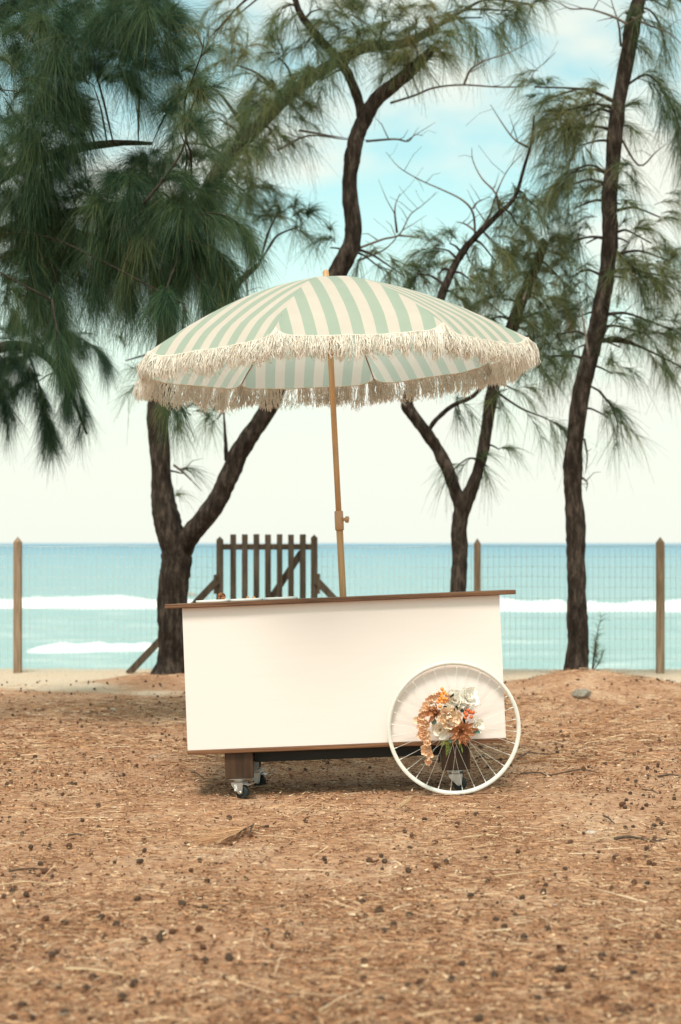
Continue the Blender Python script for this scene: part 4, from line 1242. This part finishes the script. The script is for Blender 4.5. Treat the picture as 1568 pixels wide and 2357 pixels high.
pt_peach = [petal_mesh('petal', .046, .036, .35, .28, M['peach'], .6, .05), petal_mesh('petal', .046, .034, .3, .2, M['cream'], .6, .06), petal_mesh('petal', .042, .036, .4, .3, M['peach'], .55, .08)]
pt_white = [petal_mesh('petal', .042, .038, .15, .15, M['pale'], .5, .03), petal_mesh('petal', .040, .038, .2, .1, M['cream'], .5, .03)]
pt_pale = [petal_mesh('petal', .048, .044, .18, .2, M['pale'], .5, .03)]
pt_bronze = [petal_mesh('petal', .058, .020, .5, .10, M['bronze'], .85, .02, round_=.8), petal_mesh('petal', .052, .018, .55, .22, M['bronze'], .85, .02, round_=.8)]
pt_orch = [petal_mesh('petal', .021, .020, .4, .3, M['orchid'], .55, .04, 5, 4), petal_mesh('petal', .020, .018, .35, .2, M['peach'], .55, .04, 5, 4)]
pt_fil = [petal_mesh('petal', .028, .003, .3, .1, M['filament'], .5, 0, 4, 2)]
blossom('blossom', 750, 390, FDp + .012, [(8, 12, 1.15, .004), (8, 34, 1.0, .003), (6, 58, .75, .002)], pt_pale, M['yellow'], (-.1, -1, .5), 4)
blossom('blossom', 1010, 330, FDp + .02, [(8, 15, 1.05, .004), (7, 42, .9, .003), (4, 65, .65, .001)], pt_pale, M['yellow'], (.35, -1, .7), 14)
blossom('blossom', 870, 480, FDp + .01, [(8, 18, 1.0, .003), (6, 46, .85, .002)], pt_white, M['yellow'], (.3, -1, .5), 24)
blossom('blossom', 1170, 840, FDp + .012, [(8, 14, .75, .003), (5, 42, .6, .002)], pt_pale, M['yellow'], (.6, -1, .0), 34)
blossom('blossom', 490, 930, FDp - .005, [(10, 6, 1.0, .004), (8, 24, .85, .003), (5, 45, .6, .002)], pt_white, M['yellow'], (-.25, -1, -.15), 44)
blossom('blossom', 650, 700, FDp - .022, [(10, 8, 1.2, .006), (9, 26, 1.05, .005), (8, 46, .85, .003), (6, 66, .6, .001)], pt_peach, M['yellow'], (0, -1, .12), 54)
blossom('blossom', 890, 960, FDp - .03, [(13, 2, 1.1, .006), (11, 20, .95, .005), (9, 42, .75, .004), (6, 62, .5, .002)], pt_bronze, M['filament'], (.15, -1, -.12), 64, .007, 'bronze pointed dahlia low in the bouquet')
blossom('blossom', 400, 610, FDp - .005, [(9, 6, .7, .004), (20, 26, 1.2, .002), (20, 50, 1.1, .001), (12, 75, .9, 0)], [pt_bronze[0]] + pt_fil * 5, M['filament'], (-.2, -1, .1), 74, .008)
for i, (px, py) in enumerate(((350, 280), (440, 270), (300, 350), (230, 490), (320, 500), (180, 560), (630, 320), (130, 680), (70, 770), (200, 780), (120, 890), (230, 850), (190, 1000), (215, 1060), (130, 1040), (240, 1190), (200, 1270), (270, 1290), (200, 1370), (265, 1395), (250, 1530))):
    sc_ = 1.35 if py > 950 and py < 1080 else 1.2 if py < 1200 else 1.0
    blossom('orchid_blossom', px, py, FDp - .004 + .004 * (i % 3), [(5, 18, sc_, .002), (3, 52, sc_ * .7, .001)], pt_orch, M['yellow'], (random.uniform(-.5, .2), -1, random.uniform(-.5, .4)), 100 + i, .0022)
def bq_child(b, name, mat, smooth=True):
    b.v = [bqi @ p for p in b.v]
    return b.build(name, mat, bq, smooth)
st = [P(fu(px), fv(py), FDp + .004) for px, py in ((420, 420), (300, 430), (210, 600), (150, 760), (170, 930), (200, 1120), (220, 1300), (245, 1480))]
lp, lr = smooth_line(st, [.0018] * len(st), 4)
bq_child(MB().tube(lp, lr, 5), 'orchid_stem', M['filament'])
def berry_mesh(r):
    return MB().lathe([(r * math.sin(math.pi * i / 8) + .00001, -r * math.cos(math.pi * i / 8)) for i in range(9)], 14, 'Z', False)
for cl_, mat, r in ((((515, 250), (592, 248), (560, 208), (440, 402), (515, 398), (578, 398), (545, 335), (482, 487), (520, 150), (600, 340), (480, 345), (520, 300)), M['berry'], .0092), (((988, 645), (1055, 600), (1112, 600), (955, 605), (962, 712), (1082, 690), (1020, 560)), M['berry_red'], .0098)):
    for i, (px, py) in enumerate(cl_):
        b = berry_mesh(r * random.uniform(.88, 1.08))
        c = P(fu(px), fv(py), FDp - .018 + random.uniform(-.006, .006))
        for p in b.v: p += c
        bq_child(b, 'berry', mat)
def leaf(px, py, ang, L, W, mat, d=0., name='leaf'):
    me = petal_mesh('leaf', L * S, W * S, .25, .15, mat, .8, .03, 7, 4, .8)
    o = bpy.data.objects.new(name, me); COL.objects.link(o)
    o.parent = bq
    a = R(ang)
    dy = Vector((math.cos(a), -.25, math.sin(a))).normalized(); dz = Vector((0, -1, .2)); dx = dy.cross(dz).normalized(); dz = dx.cross(dy)
    o.matrix_local = Matrix.Translation(bqi @ P(fu(px), fv(py), FDp - .012 + d)) @ Matrix((dx, dy, dz)).transposed().to_4x4()
for a in ((770, 590, 75, 150, 75, 'leaf_dark', -.02), (870, 560, -20, 80, 70, 'leaf_dark', -.02), (680, 340, 60, 140, 50, 'leaf_dark', 0), (640, 510, 170, 120, 60, 'leaf_dark', -.012), (950, 840, 100, 160, 60, 'leaf_dark', -.01),
          (1120, 950, -20, 140, 110, 'leaf_teal', 0), (790, 1060, -80, 150, 110, 'leaf_teal', -.012), (700, 1080, -110, 120, 80, 'leaf_teal', -.005), (370, 720, -100, 130, 110, 'leaf_teal', .006), (650, 930, 0, 110, 60, 'leaf_teal', -.01), (820, 1130, -70, 130, 60, 'fern', -.008), (880, 1200, -80, 180, 25, 'fern', 0), (850, 1150, -85, 130, 40, 'fern', .002)):
    leaf(a[0], a[1], a[2], a[3], a[4], M[a[5]], a[6])
fb = MB()
def fern(p0, p1, n, wl):
    a, b = P(fu(p0[0]), fv(p0[1]), FDp - .014), P(fu(p1[0]), fv(p1[1]), FDp - .02)
    fb.tube([a, a.lerp(b, .5) + Vector((.004, 0, 0)), b], [.0011, .0009, .0005], 5)
    ax_ = (b - a).normalized()
    for i in range(n):
        t = (i + .5) / n
        q = a.lerp(b, t) + Vector((.004 * math.sin(math.pi * t), 0, 0))
        w_ = wl * math.sin(math.pi * (.25 + .72 * t)) * S
        for s in (-1, 1):
            sd = Vector((ax_.z, 0, -ax_.x)) * s
            tip = q + sd * w_ + ax_ * w_ * .35 + Vector((0, -.002, 0))
            h = ax_ * w_ * .12
            fb.add([q - h * .6, q + h * .6, q + sd * w_ * .7 + h + ax_ * w_ * .2, tip, q + sd * w_ * .6 - h + ax_ * w_ * .2], [(0, 1, 2, 3, 4)])
fern((640, 1130), (600, 1450), 12, 60)
fern((540, 1120), (500, 1260), 7, 48)
fern((560, 1130), (545, 1240), 6, 40)
bq_child(fb, 'fern', M['fern'], False)
# sprig of tiny white buds and a lilac bud
sb_ = MB()
for i in range(26):
    px, py = random.gauss(1040, 90), random.gauss(520, 60)
    a = P(fu(950), fv(600), FDp); c = P(fu(px), fv(py), FDp - .012)
    sb_.tube([a, a.lerp(c, .5) + Vector((0, 0, .003)), c], .0005, 4)
    k = berry_mesh(.0016)
    sb_.add([p + c for p in k.v], k.f)
bq_child(sb_, 'bud_sprig', M['leaf_teal'])
blossom('lilac_bud', 1000, 790, FDp - .03, [(4, 50, .8, .001)], petal_mesh('petal', .02, .012, .4, .2, M['lilac'], .7, .02, 5, 4), M['leaf_dark'], (.4, -1, .2), 5, .002)

# ------------------------------------------------------------------ things on the ground
def ground_pt(u, v):
    d = CH * F / max(1, (v - 1250))
    for _ in range(4):
        x = (u - 784) * d / F
        d = (CH - gz(x, d)) * F / (v - 1250)
    x = (u - 784) * d / F
    return Vector((x, d, gz(x, d)))

# loose dry needles
nl = []
def litter(n, y0, y1, wx, L0, L1, wid, lift):
    y = 1 / rng.uniform(1 / y1, 1 / y0, n) if y0 > 0 else rng.uniform(y0, y1, n)
    x = rng.uniform(-1, 1, n) * (wx + .24 * y)
    dens = np.array([noise.noise(Vector((a * 1.3, b_ * 1.3, 7))) for a, b_ in zip(x, y)])
    keep = rng.uniform(-.75, .6, n) < dens
    edge = 12.3 + 1.0 * np.array([noise.noise(Vector((a * .8, b_ * .8, 3))) for a, b_ in zip(x, y)]) + rng.normal(0, .25, n)
    keep &= (y < edge) | (np.array([mound(a, b_) for a, b_ in zip(x, y)]) > rng.uniform(.02, .06, n))
    x, y = x[keep], y[keep]
    n = len(x)
    z = np.array([gz(a, b_) for a, b_ in zip(x, y)])
    a = rng.uniform(0, 2 * math.pi, n)
    L = rng.uniform(L0, L1, n)
    pit = rng.normal(.02, .10, n)
    d0 = np.stack([np.cos(a) * np.cos(pit), np.sin(a) * np.cos(pit), np.sin(pit)], 1)
    root = np.stack([x, y, z + rng.uniform(.004, lift, n)], 1)
    curl = np.stack([-np.sin(a), np.cos(a), np.zeros(n)], 1) * rng.normal(0, .22, (n, 1))
    return np_ribbons(root, d0, L, rng.uniform(-.02, .1, n), wid * rng.uniform(.6, 1.4, n), 2, curl), np.repeat(np.clip(rng.beta(1.1, 1.35, n), 0, 1), 6)
def chips(n, y0, y1):
    y = 1 / rng.uniform(1 / y1, 1 / y0, n)
    x = rng.uniform(-1, 1, n) * (.3 + .24 * y)
    z = np.array([gz(a, b_) for a, b_ in zip(x, y)])
    a = rng.uniform(0, 2 * math.pi, n)
    pit = rng.normal(.1, .3, n)
    d0 = np.stack([np.cos(a) * np.cos(pit), np.sin(a) * np.cos(pit), np.sin(pit)], 1)
    root = np.stack([x, y, z + rng.uniform(.004, .014, n)], 1)
    t = np.where(rng.random(n) < .55, rng.uniform(0, .2, n), np.where(rng.random(n) < .75, rng.uniform(.25, .6, n), rng.uniform(.75, .95, n)))
    return np_ribbons(root, d0, rng.uniform(.006, .022, n), rng.uniform(0, .3, n), rng.uniform(.003, .009, n), 3), np.repeat(t, 8)
parts = [chips(26000, 3.3, 8.5), chips(15000, 7.5, 12.4), chips(500, 12, 14.2), litter(130000, 3.3, 9.5, .3, .02, .085, .0019, .012), litter(55000, 8.5, 14.0, .4, .03, .12, .0034, .014), litter(2200, 3.3, 9.5, .3, .10, .26, .0028, .02)]
# more litter heaped round the two mounds
Vs, Qs, As, o_ = [], [], [], 0
for (V, Q), A in parts:
    Vs.append(V); Qs.append(Q + o_); As.append(A); o_ += len(V)
lt = mesh_obj('needle_litter', np.concatenate(Vs), np.concatenate(Qs), M['litter'], attr=np.concatenate(As))
lt['kind'] = 'stuff'
lt['label'] = 'dry brown casuarina needles covering the sandy ground'
lt['category'] = 'needles'

def cone_mesh(seed, mat):
    b = MB()
    r_ = random.Random(seed)
    nseg, nr = 9, 6
    v, f = [], []
    for i in range(nr + 1):
        th = math.pi * i / nr
        for j in range(nseg):
            a = 2 * math.pi * (j + .5 * (i % 2)) / nseg
            k = (1 + (.16 if (j + i) % 2 else -.10)) * r_.uniform(.93, 1.07)
            v.append((math.sin(th) * math.cos(a) * k, math.sin(th) * math.sin(a) * k, -math.cos(th) * 1.15))
    for i in range(nr):
        for j in range(nseg):
            k = (j + 1) % nseg
            f.append((i * nseg + j, i * nseg + k, (i + 1) * nseg + k, (i + 1) * nseg + j))
    me = bpy.data.meshes.new('seed_cone')
    me.from_pydata(v, [], f); me.update()
    me.materials.append(mat)
    return me
cms = [cone_mesh(1, M['cone']), cone_mesh(2, M['cone']), cone_mesh(3, M['cone_red']), cone_mesh(4, M['cone'])]
known = [(88, 2020), (120, 2022), (263, 1990), (345, 2027), (432, 2084), (420, 2088), (472, 2096), (448, 2063), (350, 2072), (98, 2140), (122, 2155), (375, 2156), (366, 2164), (332, 2172), (614, 2152), (519, 2257), (550, 2258), (694, 2282), (738, 2304), (722, 2270), (280, 2307), (281, 2422 - 120), (148, 2340), (75, 2350), (820, 2115), (842, 2117), (885, 2150), (1140, 2155), (1262, 2130), (1262, 2145), (1348, 2165), (1386, 2210), (1098, 2230), (960, 2275), (940, 2278), (1472, 2325), (1500, 2325), (1375, 1980), (1197, 1985), (1090, 2020), (1110, 2065), (1250, 2060), (880, 2005), (940, 2010), (957, 2027), (1408, 2050), (1448, 2260), (1290, 2240), (790, 2080)]
r_ = random.Random(99)
def grow(name, me, p, s, label, cat, group, rz):
    o = bpy.data.objects.new(name, me)
    COL.objects.link(o)
    o.location = p
    o.rotation_euler = rz
    o.scale = (s, s, s) if name != 'seed_cone' else (s, s * r_.uniform(.75, 1.05), s * r_.uniform(.85, 1.3))
    tag(o, label, cat, group)
    return o
rest = []
cands = [(u, v, r_.choice((0, 1, 2, 3))) for u, v in known]
while len(cands) < 330:
    v = 1600 + (2357 - 1600) * r_.random() ** .8
    u = r_.uniform(10, 1558)
    p = ground_pt(u, v)
    if -1.1 < p.x < 1.1 and 7.0 < p.y < 8.3: continue
    cands.append((u, v, r_.choice((0, 1, 2, 2, 3))))
cands.sort(key=lambda a: -a[1])
for i, (u, v, k) in enumerate(cands):
    p = ground_pt(u, v)
    s = .0042 + .0078 * r_.random() ** 1.3
    q = Vector((p.x, p.y, p.z + s * .95))
    e = (r_.uniform(.6, 2.2), r_.uniform(-.5, .5), r_.uniform(0, 6.28))
    if i < 280:
        grow('seed_cone', cms[k], q, s, 'small dark seed cone lying among the dry needles', 'seed cone', 'seed cones scattered over the ground', e)
    else:
        rest.append((q, s, e))
for _ in range(1100):
    y = r_.uniform(5.0, 13.6); x = r_.uniform(-1, 1) * (.4 + .24 * y)
    if -1.1 < x < 1.1 and y < 8.3: continue
    s = r_.uniform(.005, .010)
    rest.append((Vector((x, y, gz(x, y) + s * .8)), s, (r_.uniform(.6, 2.2), 0, r_.uniform(0, 6.28))))
b = MB()
for q, s, e in rest:
    mm = Matrix.Translation(q) @ Euler(e).to_matrix().to_4x4() @ Matrix.Diagonal((s, s, s, 1))
    me = cms[0]
    b.add([mm @ v.co for v in me.vertices], [tuple(f.vertices) for f in me.polygons])
o = b.build('far_seed_cones', M['cone']); o['kind'] = 'stuff'; o['label'] = 'tiny far seed cones dotting the ground behind the cart'; o['category'] = 'seed cones'

def stone_mesh(seed, mat, flat=.5):
    b = MB().lathe([(.15, -.5), (.7, -.35), (1, .0), (.85, .4), (.4, .62), (.05, .66)], 10)
    for p in b.v:
        k = 1 + .45 * noise.noise(p * 1.4 + Vector((seed * 3.3, 0, 0))) + .15 * noise.noise(p * 4 + Vector((seed, 0, 0)))
        p.x *= k * 1.3; p.y *= k; p.z *= flat * k
    me = bpy.data.meshes.new('stone')
    me.from_pydata([tuple(p) for p in b.v], [], b.f); me.update()
    me.materials.append(mat)
    return me
sms = [stone_mesh(i, M['stone']) for i in range(4)]
for i, (u, v, w_, lab) in enumerate(((260, 1634, 16, 'pale stone alone in the litter left of the cart'), (545, 2322, 9, ''), (548, 1897 + 30, 10, ''), (1278, 2083, 12, ''), (1362, 1918, 26, 'wide flat pale stone on the needles right of the wheel'), (570, 2358 - 60, 14, ''), (780, 2100, 12, ''), (1190, 2070, 12, ''), (985, 2110, 14, ''), (640, 2330, 24, ''), (100, 2060, 12, ''), (355, 1742, 14, ''), (1240, 1745, 16, ''), (1500, 1790, 9, ''), (265, 1860, 14, ''), (548, 1775, 8, ''), (905, 1985, 14, ''), (1040, 1950, 12, ''), (1410, 1700, 14, ''), (440, 2200, 12, ''), (95, 1990, 8, ''), (1325, 2190, 12, ''), (700, 2230, 16, ''), (1090, 2290, 16, ''))):
    p = ground_pt(u, v)
    s = w_ * p.y / F / 2.4
    grow('stone', sms[i % 4], p + Vector((0, 0, s * .12)), s, lab or 'small pale stone fragment half sunk in the dry needles', 'stone', None if lab else 'pale stone fragments in the litter', (0, 0, i * 1.3))
p = ground_pt(1340, 1610)
o = grow('rock', stone_mesh(6, M['rock'], 1.2), p + Vector((0, 0, .03)), .056, 'mossy grey rock at the foot of the mound under the right tree', 'rock', None, (0, 0, .4))
# sticks
def stick(pts, r, lab, mat='stick', cat='stick', name='dead_stick', lift=.012):
    q = []
    for i, (u, v) in enumerate(pts):
        p = ground_pt(u, v); p.z += lift + .006 * math.sin(i * 2.1)
        q.append(p)
    lp, lr = smooth_line(q, [r * (1 - .5 * i / (len(q) - 1)) for i in range(len(q))], 5)
    o0 = lp[0].copy()
    b = MB().tube([p - o0 for p in lp], lr, 6)
    o = b.build(name, M[mat], None, True)
    o.location = o0
    tag(o, lab, cat)
stick([(1198, 1786), (1240, 1786), (1262, 1788), (1300, 1783), (1340, 1779), (1382, 1783)], .005, 'long thin dark stick lying right of the spoked wheel')
stick([(1190, 1752), (1215, 1740), (1245, 1738), (1270, 1742)], .004, 'thin curved stick behind the right side of the wheel')
stick([(1515, 1793), (1545, 1791), (1578, 1792)], .006, 'short dark stick near the right edge of the picture')
stick([(1480, 1823), (1500, 1828), (1515, 1830)], .004, 'small dark stick below the right-edge stick')
stick([(1390, 1884), (1402, 1893), (1415, 1900)], .005, 'short dark slanting twig in the right foreground')
stick([(1415, 1938), (1450, 1936), (1500, 1940), (1535, 1938)], .007, 'thick dark stick in the right foreground litter')
stick([(440, 1782), (455, 1788), (470, 1795), (500, 1799)], .004, 'thin twig left of the front caster')
stick([(156, 1930), (180, 1930), (205, 1931)], .005, 'short grey stick in the left foreground')
stick([(20, 2013), (70, 2010), (130, 2007)], .004, 'long thin stick near the left edge in the foreground')
stick([(150, 2240), (210, 2246), (300, 2252)], .004, 'pale long straw lying in the front left litter', 'straw', 'straw', 'straw_stem')
stick([(680, 1880), (720, 1862), (740, 1850), (742, 1870)], .0025, 'pale forked straw in front of the left caster', 'straw', 'straw', 'straw_stem')
stick([(1065, 1935), (1130, 1932), (1170, 1935), (1200, 1932), (1205, 1945)], .003, 'bent pale straw in front of the spoked wheel', 'straw', 'straw', 'straw_stem')
stick([(1370, 1940), (1400, 1938), (1440, 1930), (1460, 1936)], .003, 'pale straw beside the wide flat stone', 'straw', 'straw', 'straw_stem')
stick([(0, 2045), (60, 2041), (110, 2040)], .003, 'straight pale straw at the left edge', 'straw', 'straw', 'straw_stem')
stick([(1140, 2025), (1190, 2022), (1240, 2010)], .003, 'slanting pale straw in the right foreground', 'straw', 'straw', 'straw_stem')
# fallen branch with dry needles
fbn = empty('fallen_branch', ground_pt(590, 1915))
tag(fbn, 'fallen casuarina branch with a fan of dry needles in front of the cart', 'branch')
o0 = fbn.location.copy()
q = [ground_pt(u, v) + Vector((0, 0, h)) - o0 for u, v, h in ((618, 1908, .012), (575, 1918, .025), (555, 1930, .03), (520, 1942, .02))]
lp, lr = smooth_line(q, [.005, .0045, .004, .003], 5)
b = MB().tube(lp, lr, 6)
q2 = [ground_pt(u, v) + Vector((0, 0, h)) - o0 for u, v, h in ((578, 1918, .025), (584, 1924, .05), (570, 1938, .02))]
b.tube(q2, [.004, .003, .002], 5)
b.build('stem', M['stick'], fbn, True)
rt, dd = [], []
for i in range(260):
    t = random.random() ** .7
    k = min(int(t * (len(lp) - 1)), len(lp) - 2)
    rt.append(lp[k].lerp(lp[k + 1], t * (len(lp) - 1) - k) + Vector((0, 0, .004)))
    g0 = (ground_pt(random.uniform(410, 520), random.uniform(1925, 1962)) - o0 + Vector((0, 0, random.uniform(.005, .04)))) - rt[-1]
    dd.append(g0.normalized())
V, Q = np_ribbons(np.array(rt), np.array(dd), rng.uniform(.12, .26, len(rt)), rng.uniform(-.02, .04, len(rt)), .0022, 3, np.stack([rng.normal(0, .1, len(rt)), rng.normal(0, .15, len(rt)), np.abs(rng.normal(0, .03, len(rt)))], 1))
o = mesh_obj('needles', V, Q, M['litter'], fbn, attr=np.repeat(rng.uniform(.35, .85, len(rt)), 8))
# dry leafy sprig in front of the wheel
ds = empty('dry_sprig', ground_pt(925, 1866))
tag(ds, 'pale dry fern-like sprig lying in front of the spoked wheel', 'sprig')
o0 = ds.location.copy()
b = MB()
pA, pB = ground_pt(912, 1868) - o0 + Vector((0, 0, .01)), ground_pt(946, 1864) - o0 + Vector((0, 0, .045))
b.tube([pA, pA.lerp(pB, .5), pB], [.0016, .0013, .0008], 5)
b.build('stem', M['straw'], ds)
axx = (pB - pA).normalized()
for i in range(9):
    t = .1 + .1 * i
    for s in (-1, 1):
        q = pA.lerp(pB, t)
        L = .034 * (1 - .5 * abs(t - .5))
        dv = (axx * .6 + Vector((0, .5 * s, .75 * (1 if s > 0 else .1)))).normalized()
        n_ = axx.cross(dv).normalized() * .004
        mm = MB().add([q, q + dv * L * .5 + axx * .004, q + dv * L, q + dv * L * .5 - axx * .005, q + dv * L * .5 + n_], [(0, 1, 4), (1, 2, 4), (2, 3, 4), (3, 0, 4)])
        mm.build('leaflet', M['straw'], ds)
